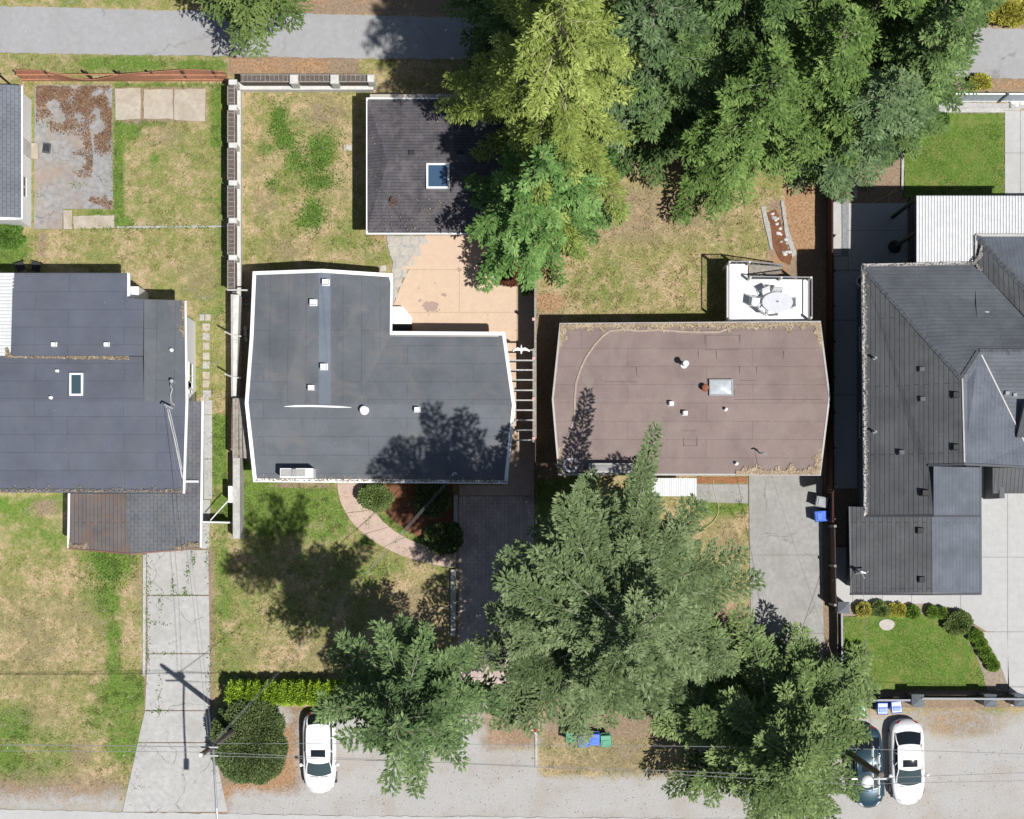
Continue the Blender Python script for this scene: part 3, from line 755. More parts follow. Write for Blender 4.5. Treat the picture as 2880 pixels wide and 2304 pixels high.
def window(root, axis_, x, y, z, w, hh, out):
    """window on a wall plane; axis_ 'x' = wall facing +-x. out = direction sign"""
    f = MB(root.location); g = MB(root.location)
    t_ = .05; fr = .07
    def bx(mb, a0, a1, z0, z1, d0, d1):
        lo, hi = sorted((d0*out, d1*out))
        if axis_ == 'x': mb.box(x+lo, x+hi, y+a0, y+a1, z+z0, z+z1)
        else: mb.box(x+a0, x+a1, y+lo, y+hi, z+z0, z+z1)
    bx(f, -w/2, w/2, 0, fr, -.02, t_); bx(f, -w/2, w/2, hh-fr, hh, -.02, t_)
    bx(f, -w/2, -w/2+fr, fr, hh-fr, -.02, t_); bx(f, w/2-fr, w/2, fr, hh-fr, -.02, t_); bx(f, -.025, .025, fr, hh-fr, -.02, t_-.01)
    bx(g, -w/2+fr, w/2-fr, fr, hh-fr, -.02, .015)
    o = part(f, 'window', M['white'], root); part(g, 'pane', M['glass_win'], o)
def door(root, axis_, x, y, z, w, hh, out, m='white_dirty'):
    d = MB(root.location); k = MB(root.location)
    lo, hi = sorted((-.02*out, .045*out))
    if axis_ == 'x':
        d.box(x+lo, x+hi, y-w/2, y+w/2, z, z+hh); k.box(*sorted((x+.046*out, x+.1*out)), y+w/2-.16, y+w/2-.1, z+.95, z+1.02)
    else:
        d.box(x-w/2, x+w/2, y+lo, y+hi, z, z+hh); k.box(x+w/2-.16, x+w/2-.1, *sorted((y+.046*out, y+.1*out)), z+.95, z+1.02)
    o = part(d, 'door', M[m], root); part(k, 'handle', M['galv'], o)
def walls(root, poly, z1, m, inset=.0):
    mb = MB(root.location); mb.prism(poly, -.1, z1)
    return part(mb, 'wall', M[m], root)
def roof(root, faces, th=.16, name='roof', label=None):
    o = None
    for m, pts in faces:
        mb = MB(root.location); mb.slab([P(*p) for p in pts], th)
        q = part(mb, name, M[m], root, label if o is None else None)
        o = o or q
    return o
def roof_multi(root, m, polys, th=.16, name='roof', label=None):
    mb = MB(root.location)
    for pts in polys: mb.slab([P(*p) for p in pts], th)
    return part(mb, name, M[m], root, label)
def scatter(name, n, sampler, z, size, mat, label, cat, flat=.5, parent=None, lift=.012):
    """flakes lying on a surface: sampler(n)->px,py in photograph pixels at height z"""
    x, y = sampler(n); n = len(x)
    k = (1-np.asarray(z)/H)/S
    X, Y = (x-NX)*k, (NY-y)*k
    a = rng.uniform(0, 2*np.pi, n); l = size*rng.uniform(.4, 1.5, n); w = l*rng.uniform(.3, .9, n)
    dx, dy = np.cos(a), np.sin(a); t1 = rng.uniform(-1, 1, n)*flat*l*.5; t2 = rng.uniform(-1, 1, n)*flat*w*.5
    zc = z + lift + np.abs(t1) + np.abs(t2)
    p = lambda u, v: np.stack([X+dx*l*.5*u-dy*w*.5*v, Y+dy*l*.5*u+dx*w*.5*v, zc+t1*u+t2*v], -1)
    v = np.stack([p(-1,-1), p(1,-.8), p(.9,1), p(-.8,.9)], 1).reshape(-1, 3)
    o = np_mesh(name, v, np.arange(4*n).reshape(-1, 4), mat, parent, {'c': np.repeat(rng.random(n), 4)})
    return props(o, label, cat, kind='stuff')
def along(pts, width, power=2.0):
    """sampler hugging a line of pixels (with offset to its left), denser by the line"""
    seg = [(pts[i], pts[i+1]) for i in range(len(pts)-1)]
    L = np.array([math.hypot(b[0]-a[0], b[1]-a[1]) for a, b in seg]); pr = L/L.sum()
    def f(n):
        k = rng.choice(len(seg), n, p=pr); u = rng.random(n)
        a = np.array([s[0] for s in seg])[k]; b = np.array([s[1] for s in seg])[k]
        d = b-a; d = d/np.linalg.norm(d, axis=1, keepdims=True)
        s_ = (k*1.7+u*L[k]/22.0)
        lump = .25+.75*np.abs(.5*np.sin(s_*2.1+k)+.3*np.sin(s_*5.3+1)+.35*np.sin(s_*.61+2*k))
        o = rng.random(n)**power*width*lump
        q = a+(b-a)*u[:, None]+np.stack([-d[:, 1], d[:, 0]], -1)*o[:, None]
        return q[:, 0], q[:, 1]
    return f

# --- L-shaped house with white edging
e, r = 3.0, 3.75
lh = house('flat_roofed_house', 'L-shaped house with charcoal roll roofing and broad white roof edging', G(1060, 1140))
A=(711,764,e); B=(907,757,r-.05); C1=(1105,770,e); D=(1103,932,e); E=(1421,934,e); F=(1450,1140,r); Gp=(1427,1361,e); Hh=(713,1356,e); I=(689,1134,r)
J=(1003,1137,r); K=(788,1136,r); W1=(703,950,e+.3)
walls(lh, [G(742,800),G(1080,800),G(1080,960),G(1404,960),G(1404,1330),G(742,1330)], 3.05, 'siding_tan')
roof_multi(lh, 'roll_l', [[I,F,Gp,Hh],[J,D,E,F],[I,W1,K]])
roof_multi(lh, 'roll_lv', [[A,(897,757.4,r-.09),(897,1136.5,r),K,W1],[(930,758.8,r-.15),C1,D,J,(930,1136.7,r)]])
roof_multi(lh, 'roll_blue', [[(897,757.4,r-.09),B,(930,758.8,r-.15),(930,1136.7,r),(897,1136.5,r)]], label='bluish newer strip of roofing along the ridge')
mb = MB(lh.location); mb.band([P(*p) for p in (A,B,C1,D,E,F,Gp,Hh,I,W1)], .19, .05, .24)
part(mb, 'roof_edging', M['white'], lh)
mb = MB(lh.location)
pts = [(799,1143.5),(830,1142.5),(870,1142),(910,1143),(950,1144.5),(988,1146)]
for a, b in zip(pts[:-1], pts[1:]):
    w = 2.6
    mb.slab([P(a[0],a[1]-w*(1 if a[0]>800 else .3),r+.03), P(b[0],b[1]-w*(1 if b[0]<985 else .3),r+.03), P(b[0],b[1]+w*(1 if b[0]<985 else .3),r+.0), P(a[0],a[1]+w*(1 if a[0]>800 else .3),r+.0)], .06)
part(mb, 'ridge_sealant', M['tar'], lh)
mb = MB(lh.location); mb.slab([P(1106,962,3.10),P(1422,964,3.10),P(1422,967,3.12),P(1106,965,3.12)], .05)
part(mb, 'roof_seam', M['black_matte'], lh)
for x, y, z in ((914,792,3.66),(879,849,3.66),(909,1030,3.72),(874,1090,3.68),(1172,1151,3.72)):
    box_vent(lh, x, y, z, .36 if x < 1100 else .3, .42)
pipe_vent(lh, 1023, 1153, 3.68, .13, .45)
# chimney: white masonry with a stone-topped crown
mb = MB(lh.location); a_ = P(787,1317,4.35); b_ = P(881,1343,4.35)
mb.box(a_.x, b_.x, b_.y-.02, a_.y, 2.6, 4.32)
ch = part(mb, 'chimney', M['white'], lh, bevel=.02)
mb = MB(lh.location); mb.box(a_.x+.06, b_.x-.42, b_.y+.05, a_.y-.06, 4.3, 4.37)
part(mb, 'chimney_crown', M['stone'], ch)
mb = MB(lh.location); mb.obox(((a_.x+b_.x)/2-.12, (a_.y+b_.y)/2), .22, .4, 4.37, 4.46); part(mb, 'flue', M['grey'], ch)
# service mast
mb = MB(lh.location); q = P(1272,1336,3.9); mb.cyl(q, .035, 2.9, 3.95, 8); mb.tube([(q.x,q.y,3.95),(q.x+.12,q.y+.12,4.02),(q.x+.22,q.y+.05,3.9)], .045, 8)
part(mb, 'service_mast', M['galv'], lh)
for x in (800, 1010, 1330): window(lh, 'y', G(x,0).x, G(0,1330).y, 1.0, 1.6, 1.2, -1)
door(lh, 'y', G(985,0).x, G(0,1330).y, .15, .95, 2.05, -1)
for y in (860, 1220): window(lh, 'x', G(742,0).x, G(0,y).y, 1.1, 1.4, 1.1, -1)
window(lh, 'y', G(900,0).x, G(0,800).y, 1.0, 1.5, 1.2, 1)
window(lh, 'y', G(1280,0).x, G(0,960).y, 1.0, 1.8, 1.2, 1)
scatter('needle_litter', 1500, along([(715,1352),(1427,1357)][::-1], 26, 1.6), 3.05, .05, M['debris'], 'thin brown needle litter along the lower edges of the charcoal roll roof', 'needle litter')

# --- brown-roofed house
e2, r2 = 3.0, 3.3
bh = house('brown_roofed_house', 'long low house with dusty brown roll roofing and litter along its edges', G(1940, 1120))
A=(1574,909,e2); B=(2308,903,e2); Cc=(2335,1116,r2); D=(2308,1338,e2); E=(1570,1337,e2); F=(1552,1123,r2)
walls(bh, [G(1602,936),G(2258,936),G(2258,1318),G(1602,1318)], 3.0, 'siding_tan')
roof_multi(bh, 'roll_brown', [[A,B,Cc,F],[F,Cc,D,E]])
mb = MB(bh.location); mb.band([P(*p) for p in (A,B,Cc,D,E,F)], .10, .04, .2); part(mb, 'gutter', M['gutter'], bh)
sk = skylight(bh, 1995, 1067, 2062, 1113, 3.27, 'grey', 'glass_dome', .2, .08, True)
pipe_vent(bh, 1929, 1022, 3.22, .10, 1.0, 'white_metal')
pipe_vent(bh, 1984, 1090, 3.27, .11, .45, 'rust')
box_vent(bh, 1889, 1134, 3.28, .26, .42); box_vent(bh, 1928, 1161, 3.26, .26, .42)
pipe_vent(bh, 2043, 1151, 3.27, .05, .3); pipe_vent(bh, 2073, 1304, 3.05, .05, .3)
a_ = P(1657,1303,3.9); b_ = P(1780,1330,3.9)
mb = MB(bh.location); mb.box(a_.x, b_.x, b_.y, a_.y, 2.4, 3.9); cm = part(mb, 'chimney', M['stone'], bh)
mb = MB(bh.location); mb.box(a_.x+.1, b_.x-.1, b_.y+.1, a_.y-.1, 3.88, 3.95); part(mb, 'chimney_crown', M['concrete_old'], cm)
mb = MB(bh.location); q = P(2148,1274,4.2); mb.cyl(q, .035, 2.95, 4.15, 8); mb.tube([(q.x-.15,q.y,4.1),(q.x,q.y,4.22),(q.x+.18,q.y-.1,4.12)], .05, 8)
part(mb, 'service_mast', M['galv'], bh)
M['seam_tar'] = plain('dark_seam_tar', (.085,.065,.065), .8)
# raised seam of old sealant snaking over the roof
mb = MB(bh.location)
sp = [(1585,1260),(1592,1235),(1606,1210),(1614,1170),(1617,1120),(1622,1075),(1633,1040),(1650,1005),(1672,970),(1695,945),(1715,931),(1760,928),(1800,931),(1850,928),(1900,932),(1960,934),(2020,935),(2050,924),(2080,915),(2150,913),(2220,916)]
def zroof(y): return 3.0+.3*(1-abs(y-1120)/215)
mb.tube([P(x+random.uniform(-2,2), y+random.uniform(-1.5,1.5), zroof(y)+.02) for x, y in sp], .055, 5)
part(mb, 'sealant_seam', mottled('tan_sealant', (.40,.31,.24), (.54,.44,.36), 6), bh)
for (x0,y0,x1,y1) in ((1983,943,2081,943),(1983,984,2081,984),(1983,943,1983,984),(2081,943,2081,984),(1964,987,1964,1027),(2015,987,2015,1027),(1923,1212,1923,1254),(1960,1212,1960,1254),(1923,1212,1960,1212),(1923,1254,1960,1254),(2080,1030,2080,1070),(2128,1030,2128,1070),(2080,1070,2128,1070),(2204,988,2204,1028),(1790,1032,1790,1074),(1790,1074,1700,1074),(2066,1098,2066,1124),(2066,1124,2310,1124)):
    z = zroof((y0+y1)/2)+.006; a, b = P(x0,y0,z), P(x1,y1,z)
    seams = MB(bh.location); seams.box(min(a.x,b.x)-.011, max(a.x,b.x)+.011, min(a.y,b.y)-.011, max(a.y,b.y)+.011, z-.05, z)
    part(seams, 'patch_seam', M['seam_tar'], bh)
for x in (1700, 1880, 2020, 2200): window(bh, 'y', G(x,0).x, G(0,1312).y, 1.0, 1.5, 1.2, -1)
door(bh, 'y', G(1930,0).x, G(0,1312).y, .15, .95, 2.05, -1)
door(bh, 'y', G(2160,0).x, G(0,936).y, 2.26-1.9, 1.7, 2.05, 1, 'glass_win')
window(bh, 'y', G(1750,0).x, G(0,936).y, 1.1, 1.6, 1.1, 1)
for nm, pts, w, n in (('a', [(2306,1336),(2070,1336)], 34, 2600), ('b', [(2333,1116),(2306,1334)], 24, 3600), ('c', [(2308,906),(2333,1116)], 24, 3600), ('d', [(1576,911),(2306,905)], 24, 5200), ('e', [(1554,1123),(1576,911)], 22, 2600), ('f', [(1572,1335),(1554,1123)], 24, 3000)): pass
def many(*samplers):
    def f(n):
        xs, ys = [], []
        for s_, k in samplers:
            x, y = s_(int(n*k)); xs.append(x); ys.append(y)
        return np.concatenate(xs), np.concatenate(ys)
    return f
scatter('needle_litter', 24000, many((along([(2070,1334),(2306,1334)][::-1], 30, 1.8), .14), (along([(2331,1116),(2305,1332)], 24, 1.2), .2), (along([(2306,908),(2331,1116)], 24, 1.2), .2), (along([(1578,913),(2304,908)], 26, 1.5), .24), (along([(1556,1123),(1578,913)], 22, 1.3), .1), (along([(1574,1333),(1556,1123)], 24, 1.3), .12)), 3.08, .06, M['debris_tan'], 'tan needle and leaf litter banked along the edges of the brown roof', 'needle litter', .3)

# --- left neighbour: slate blue roll roof, cut by the picture edge
lf = house('slate_roofed_house', 'big house with slate blue roll roofing and a small front gable, beside the cracked drive', G(300, 1150))
he, hr_ = 4.2, 4.7
walls(lf, [G(-420,824),G(392,824),G(392,890),G(550,906),G(550,1380),G(-420,1380)], 3.85, 'siding_white')
z0 = 3.8
roof_multi(lf, 'roll_left', [[(-400,1003,he),(402,1003,he),(405,1130,4.6),(-400,1130,4.6)],[(-400,1130,4.6),(522,1130,4.6),(518,1387,he),(-400,1384,he)],[(36,768,4.05),(360,768,4.05),(361,838,4.2),(404,842,4.2),(402,1001,4.55),(32,1001,4.55)]], label='slate blue roof')
roof_multi(lf, 'roll_lv', [[(405,842,4.22),(522,845,4.22),(522,1130,4.6),(405,1130,4.6)]])
mb = MB(lf.location)
mb.slab([P(358,767,4.1),P(365,770,4.1),P(365,832,4.2),P(358,834,4.2)], .2)
mb.slab([P(519,846,4.26),P(524,846,4.26),P(529,1130,4.64),P(520,1388,4.26),P(514,1388,4.26),P(522,1130,4.64)], .2)
part(mb, 'roof_edging', M['white'], lf)
mb = MB(lf.location); a_, b_ = P(361,800,2.6), P(405,840,2.6); mb.box(a_.x-.3, P(390,0,2.6).x, P(0,838,2.6).y, P(0,806,2.6).y, -.1, 2.6); part(mb, 'porch_wall', M['white'], lf)
skylight(lf, 195, 1049, 233, 1113, 4.45, 'white_metal', 'skylight_teal', .16, .1)
for x, y in ((149,968),(297,968)): box_vent(lf, x, y, 4.45, .26, .3)
for x, y, z in ((159,1043,4.3),(141,1118,4.55),(481,984,4.4)): pipe_vent(lf, x, y, z, .05, .22)
mb = MB(lf.location); mb.tube([P(483,1072,5.0),P(480,1086,4.75),P(485,1094,4.7),P(480,1110,4.68),P(481,1132,4.68),P(492,1140,4.68)], .045, 6); mb.cyl(P(483,1072,5.0), .13, 4.4, 5.05, 10, .1)
part(mb, 'vent_pipe', M['galv'], lf)
mb = MB(lf.location); q = P(468,1146,5.5); mb.cyl(q, .04, 4.4, 5.5, 8); mb.tube([(q.x-.25,q.y+.1,5.3),(q.x-.1,q.y+.15,5.52),(q.x+.1,q.y+.05,5.52),(q.x+.3,q.y-.05,5.35)], .05, 6)
mb.tube([P(470,1150,4.65),P(492,1240,4.5),P(508,1320,4.4),P(513,1345,4.35)], .05, 6)
mb.tube([P(476,1150,4.65),P(497,1240,4.5),P(512,1320,4.4)], .03, 6)
part(mb, 'service_mast', M['galv'], lf)
window(lf, 'x', G(550,0).x, G(0,1065).y, 1.1, 1.5, 1.1, 1); window(lf, 'x', G(550,0).x, G(0,1098).y, 1.3, .7, .9, 1)
window(lf, 'y', G(60,0).x, G(0,1380).y, 1.0, 1.8, 1.2, -1)
# carport strip and front gable
roof_multi(lf, 'shg_port', [[(530,1130,2.9),(569,1128,2.7),(563,1545,2.7),(520,1545,2.95)],[(353,1388,3.5),(520,1388,3.05),(563,1386,2.7),(563,1541,2.7),(365,1558,3.5)]], .1, 'carport_roof')
roof_multi(lf, 'shg_rust', [[(195,1388,2.75),(353,1388,3.5),(365,1558,3.5),(193,1541,2.75)]], .1, 'gable_roof', 'rust streaked gable slope')
mb = MB(lf.location)
mb.slab([P(567,1128,2.74),P(573,1128,2.72),P(568,1542,2.72),P(562,1542,2.74)], .22); part(mb, 'carport_edging', M['white'], lf); mb = MB(lf.location); mb.slab([P(191,1388,2.8),P(197,1388,2.8),P(195,1541,2.8),P(189,1541,2.78)], .22)
mb.slab([P(520,1352,3.2),P(558,1352,3.0),P(558,1357,3.0),P(520,1357,3.2)], .12)
part(mb, 'carport_edging', M['white'], lf)
mb = MB(lf.location)
mb.slab([P(193,1540,2.8),P(365,1557,3.55),P(365,1561,3.53),P(193,1544,2.78)], .18); mb.slab([P(365,1557,3.55),P(566,1540,2.75),P(566,1544,2.73),P(365,1561,3.53)], .18)
part(mb, 'bargeboard', plain('red_brown_trim', (.20,.105,.08), .6), lf)
for x, y in ((212,1530),(540,1530),(540,1400),(548,1200)):
    mb = MB(lf.location); mb.obox(P(x,y,2.6), .12, .12, 0, 2.65); part(mb, 'post', M['white'], lf)
mb = MB(lf.location)   # corrugated cover over the back terrace
rows = []
for j, (y0, z) in enumerate(((768,3.4),(1002,3.7))):
    pass
n = 96; rows = []
for i in range(n+1):
    y = 768+(1002-768)*i/n; z = 4.1+(.045 if i % 4 in (0,1) else -.02)
    xr = 40-8*i/n
    rows.append([P(-300,y,z), P(xr,y,z)])
mb.grid(rows); part(mb, 'terrace_cover', M['corr_white'], lf)
scatter('needle_litter', 4600, many((along([(362,1012),(16,1006)], 34, .9), .75), (along([(515,1384),(0,1382)], 16, 1.8), .12), (along([(519,845),(515,1000)], 14, 1.5), .13)), 4.32, .06, M['debris'], 'brown debris gathered below the step of the slate blue roof', 'needle litter')
scatter('needle_litter', 3000, many((along([(270,1546),(195,1538)], 20, 1.3), .45), (along([(562,1538),(420,1550)], 18, 1.3), .55)), 2.95, .06, M['debris'], 'brown needle litter along the front edge of the small gable roof', 'needle litter')

# --- white outbuilding at the picture edge, upper left
wg = house('white_outbuilding', 'white walled outbuilding with grey shingles beside the old concrete pad', G(0, 450), 'outbuilding')
walls(wg, [G(-320,282),G(88,282),G(88,640),G(-320,640)], 2.5, 'siding_white')
roof_multi(wg, 'shg_grey', [[(-150,232,3.9),(61,240,2.55),(61,614,2.55),(-150,606,3.9)],[(-360,240,2.55),(-150,232,3.9),(-150,606,3.9),(-360,614,2.55)]], .12)
mb = MB(wg.location); mb.slab([P(60,241,2.58),P(64,241,2.56),P(64,615,2.56),P(60,615,2.58)], .14); part(mb, 'gutter', M['white'], wg)
mb = MB(wg.location); mb.slab([P(-150,605,3.93),P(63,613,2.57),P(63,617,2.57),P(-150,609,3.93)], .16); part(mb, 'bargeboard', M['white'], wg)
door(wg, 'x', G(88,0).x, G(0,428).y, .12, .9, 2.0, 1); window(wg, 'x', G(88,0).x, G(0,540).y, 1.1, 1.2, .9, 1)
mb = MB(G(96,426)); mb.box(G(84,0).x, G(109,0).x, G(0,449).y, G(0,404).y, -.05, .18)
props(mb.build('door_step', M['slab_tan'], bevel=.015), 'pale concrete door step against the white outbuilding', 'step')

# --- garage with the blue skylight
gh, gr = 2.9, 3.5
ga = house('garage', 'hip roofed garage with worn charcoal shingles and one blue skylight under the cedar', G(1260, 470), 'garage')
walls(ga, [G(1052,300),G(1490,300),G(1490,634),G(1052,634)], 2.9, 'siding_tan')
rl, rr = (1090,452,gr), (1450,452,gr)
rA, rB, rC, rD = (1030,275,gh), (1510,275,gh), (1512,660,gh), (1030,660,gh)
roof_multi(ga, 'shg_garage', [[rA,rB,rr,rl],[rl,rr,rC,rD],[rA,rl,rD],[rB,rC,rr]])
mb = MB(ga.location); mb.band([P(*p) for p in (rA,rB,rC,rD)], .085, .03, .17); part(mb, 'gutter', M['white'], ga)
skylight(ga, 1199, 459, 1264, 530, 3.4, 'white', 'glass_blue', .15, .1)
pipe_vent(ga, 1105, 562, 3.15, .16, .3, 'wood_brown', False, 'roof_turbine')
for x in (1156, 1292): box_vent(ga, x, 428, 3.4, .28, .12, 'black_matte')
door(ga, 'y', G(1180,0).x, G(0,634).y, .05, .95, 2.05, -1); window(ga, 'y', G(1330,0).x, G(0,634).y, 1.0, 1.6, 1.1, -1)
window(ga, 'x', G(1052,0).x, G(0,480).y, 1.1, 1.2, .9, -1)
scatter('needle_litter', 700, lambda n: (rng.uniform(1045,1420,n), 275+385*np.sqrt(rng.random(n))), 3.2, .05, M['debris'], 'scattered needles on the shingles of the garage under the cedar', 'needle litter')

# --- dark grey two-storey house at the right
dh = house('dark_grey_house', 'large two-storey house with charcoal shingled hip and gable roofs', G(2640, 1120))
e3 = 6.6
walls(dh, [G(2409,818),G(2690,818),G(2690,740),G(3150,740),G(3150,1296),G(2636,1296),G(2636,1432),G(2409,1432)], 6.45, 'siding_green')
A=(2427,748,e3); B=(2707,1065,9.7); Cc=(2713,1305,9.7); D1=(2755,990,10.1); V=(2742,742,e3)
wsl = [A,B,Cc,(2612,1308,8.66),(2626,1450,8.7),(2434,1450,e3)]
roof_multi(dh, 'shg_dark_shaded', [wsl], label='western roof slope coloured as the shaded side')
roof_multi(dh, 'shg_dark_half_lit', [[A,V,(2880,893,8.4),(3300,893,8.4),(3300,990,10.1),D1,B],[D1,(3300,990,10.1),(3300,1250,8.9),(2884,1250,8.9)]])
roof_multi(dh, 'shg_dark_sunlit', [[B,D1,(2884,1250,8.9),(3300,1300,8.2),(3300,1330,8.0),(2757,1306,9.5),Cc]])
roof_multi(dh, 'shg_dark_sunlit', [[(2626,1312,8.74),(2757,1315,7.2),(2757,1450,7.2),(2626,1450,8.74)]])
roof_multi(dh, 'shg_dark_shaded', [[(2748,664,e3),V,(2884,893,8.4),(2960,893,9.0)]])
roof_multi(dh, 'shg_dark_sunlit', [[(2748,664,e3),(2960,893,9.0),(3300,893,9.0),(3300,664,e3)]])
def caps(pts, w=.16, step=.28):
    mb = MB(dh.location)
    for a, b in zip(pts[:-1], pts[1:]):
        a, b = P(*a), P(*b); n = max(1, int((b-a).length/step))
        d = (b-a).normalized(); s_ = Vector((-d.y, d.x, 0)).normalized()*w
        for i in range(n):
            p, q = a.lerp(b, i/n), a.lerp(b, (i+.93)/n)
            u0, u1 = Vector((0,0,.055)), Vector((0,0,.095)); dn = Vector((0,0,-.06))
            mb.add([p-s_+dn*.6, p+u0, p+s_+dn*.6, q-s_+dn*.2, q+u1, q+s_+dn*.2], [(0,1,4,3),(1,2,5,4),(0,3,5,2),(3,4,5),(0,2,1)])
    part(mb, 'ridge_cap', M['ridge_cap'], dh)
caps([A, B]); caps([D1, (3300,990,10.1)]); caps([(2748,664,e3), (2960,893,9.0)]); caps([B, D1])
mb = MB(dh.location)
for a, b in (((2713,1300,9.74),(2707,1065,9.74)), ((2757,990,10.12),(2886,1252,8.93))):
    a, b = P(*a), P(*b); d = (b-a).normalized(); s_ = Vector((-d.y,d.x,0)).normalized()*.035
    mb.slab([a-s_, a+s_, b+s_, b-s_], .05)
part(mb, 'ridge_flashing', M['gutter'], dh)
mb = MB(dh.location)
def strip(p, q, w, th, lift=.03):
    a, b = P(*p), P(*q); d = (b-a).normalized(); s_ = Vector((-d.y,d.x,0)).normalized()*w/2; u = Vector((0,0,lift))
    mb.slab([a-s_+u, a+s_+u, b+s_+u, b-s_+u], th)
strip((2426,748,e3), (2433,1452,e3), .13, .16); strip((2425,746,e3), (2742,740,e3), .13, .16); strip((2746,742,e3), (2746,662,e3), .13, .16); strip((2746,662,e3), (3300,662,e3), .13, .16)
part(mb, 'gutter', M['gutter'], dh)
mb = MB(dh.location)
strip((2610,1309,8.7), (2713,1306,9.72), .1, .3); strip((2713,1306,9.72), (3300,1332,8.0), .1, .3); strip((2434,1452,e3), (2626,1452,8.76), .1, .3); strip((2626,1452,8.76), (2758,1452,7.2), .1, .3); strip((2758,1312,7.2), (2758,1452,7.2), .09, .2)
part(mb, 'bargeboard', M['dark_grey'], dh)
slope = lambda x: e3+(x-2427)/283*3.1
for x, y in ((2594,1038),(2596,1122),(2537,1272)): box_vent(dh, x, y, slope(x)-.04, .3, .22, 'dark_grey')
for x, y in ((2691,1110),(2691,1257)): box_vent(dh, x, y, slope(x)-.04, .36, .25, 'black_matte')
box_vent(dh, 2604, 1386, slope(2604)-.04, .36, .25, 'black_matte')
for x, y in ((2709,1027),(2857,973)): box_vent(dh, x, y, 9.35, .36, .25, 'black_matte')
for x, y in ((2463,1006),(2463,1214)): pipe_vent(dh, x, y, slope(x)-.03, .045, .4, 'grey')
for x, y, z in ((2660,864,7.7),(2712,884,7.9)): pipe_vent(dh, x, y, z, .045, .4, 'grey')
box_vent(dh, 2776, 880, 8.1, .26, .22, 'grey')
for x, y, z in ((2834,1105,9.6),(2856,1110,9.5)): box_vent(dh, x, y, z, .22, .2, 'grey')
# dark dormer wedge at the picture edge
mb = MB(dh.location); mb.slab([P(2860,1230,9.2),P(2884,1130,10.2),P(3000,1130,10.2),P(3000,1230,9.2)], 1.4); part(mb, 'dormer', M['dark_grey'], dh)
# lower garage wing
roof_multi(dh, 'shg_dark_shaded', [[(2390,1425,2.9),(2620,1434,4.6),(2624,1668,4.6),(2395,1668,2.9)]], name='garage_roof', label='western slope of the low front wing, coloured as shaded')
roof_multi(dh, 'shg_dark_sunlit', [[(2620,1452,4.6),(2757,1452,3.5),(2757,1668,3.5),(2624,1668,4.6)]], name='garage_roof')
mb = MB(dh.location)
strip((2392,1671,2.9),(2624,1672,4.65),.1,.3); strip((2624,1672,4.65),(2760,1671,3.5),.1,.3); strip((2758,1452,3.5),(2759,1670,3.5),.1,.16); strip((2389,1425,2.9),(2394,1670,2.9),.08,.14)
part(mb, 'bargeboard', M['dark_grey'], dh)
for x, y in ((2590,1492),(2594,1630)): box_vent(dh, x, y, 4.3, .36, .25, 'black_matte')
mb = MB(dh.location); mb.prism([G(2380,1434),G(2690,1434),G(2690,1646),G(2380,1646)], -.1, 2.9); part(mb, 'wall', M['siding_grey'], dh)
mb = MB(dh.location); y_ = G(0,1646).y; mb.box(G(2470,0).x, G(2610,0).x, y_-.05, y_+.02, .02, 2.2); part(mb, 'garage_door', M['white_dirty'], dh)
mb = MB(dh.location); q = P(2427,1612,3.9); mb.cyl(q, .035, 3.0, 3.9, 8); mb.tube([(q.x-.35,q.y-.05,3.75),(q.x-.1,q.y+.08,3.95),(q.x+.12,q.y,3.95),(q.x+.3,q.y+.1,3.8)], .05, 6); mb.tube([(q.x-.2,q.y+.1,3.7),(q.x,q.y-.1,3.8),(q.x+.1,q.y-.3,3.85)], .04, 6)
part(mb, 'service_mast', M['galv'], dh)
# entrance porch
roof_multi(dh, 'shg_dark_shaded', [[(2792,1316,3.6),(3300,1316,3.6),(3300,1388,3.2),(2792,1388,3.2)]], .2, 'porch_roof')
mb = MB(dh.location); mb.box(G(2766,0).x, G(2780,0).x, G(0,1404).y, G(0,1290).y, 0, 3.3); part(mb, 'porch_wall', M['dark_grey'], dh)
for y in (900, 1050, 1260): window(dh, 'x', G(2409,0).x, G(0,y).y, 4.0, 1.5, 1.2, -1)
for y in (960, 1200): window(dh, 'x', G(2409,0).x, G(0,y).y, 1.0, 1.4, 1.2, -1)
window(dh, 'y', G(2540,0).x, G(0,1432).y, 4.4, 1.6, 1.2, -1)
scatter('needle_litter', 2300, many((along([(2436,1448),(2430,752)], 11, 1.6), .42), (along([(2738,744),(2430,750)], 8, 1.5), .12), (along([(2880,888),(2744,748)], 12, 1.1), .22), (along([(2735,742),(2752,720),(2760,690)], 12, 1.2), .16)), 6.85, .055, M['debris_grey'], 'tan needle litter in the gutters and valley of the dark grey roof', 'needle litter', .6)
# corrugated terrace cover
pc = thing('patio_cover', 'white corrugated metal cover over the raised terrace behind the dark grey house', 'patio cover', G(2700, 650))
mb = MB(pc.location); rows = []
n = 300
for i in range(n+1):
    x = 2578+(3000-2578)*i/n; k = i % 6
    z = 6.45+(.05 if k in (0,1,2) else -.02)
    y1 = 748 if x < 2738 else 690
    rows.append([P(x,551,z-.1), P(x,y1,z+.0)])
mb.grid(rows); part(mb, 'roof_sheet', M['corr_white'], pc)
mb = MB(pc.location); mb.tube([P(2576,552,6.2),P(3000,552,6.2)], .06, 6); mb.tube([P(2576,551,6.25),P(2576,740,6.3)], .06, 6); part(mb, 'beam', M['dark_grey'], pc)
for x, y in ((2580,556),(2700,556),(2830,556),(2580,650),(2580,740)):
    mb = MB(pc.location); mb.obox(P(x,y,6.2), .14, .14, 0, 6.25); part(mb, 'post', M['black_matte'], pc)
mb = MB(pc.location)
for i in range(26):
    y = 556+180*i/26; q = P(2562,y,4.0); mb.box(q.x-.02, q.x+.02, q.y-.02, q.y+.02, 3.0, 4.05)
mb.tube([P(2562,553,4.08),P(2562,740,4.08)], .035, 4)
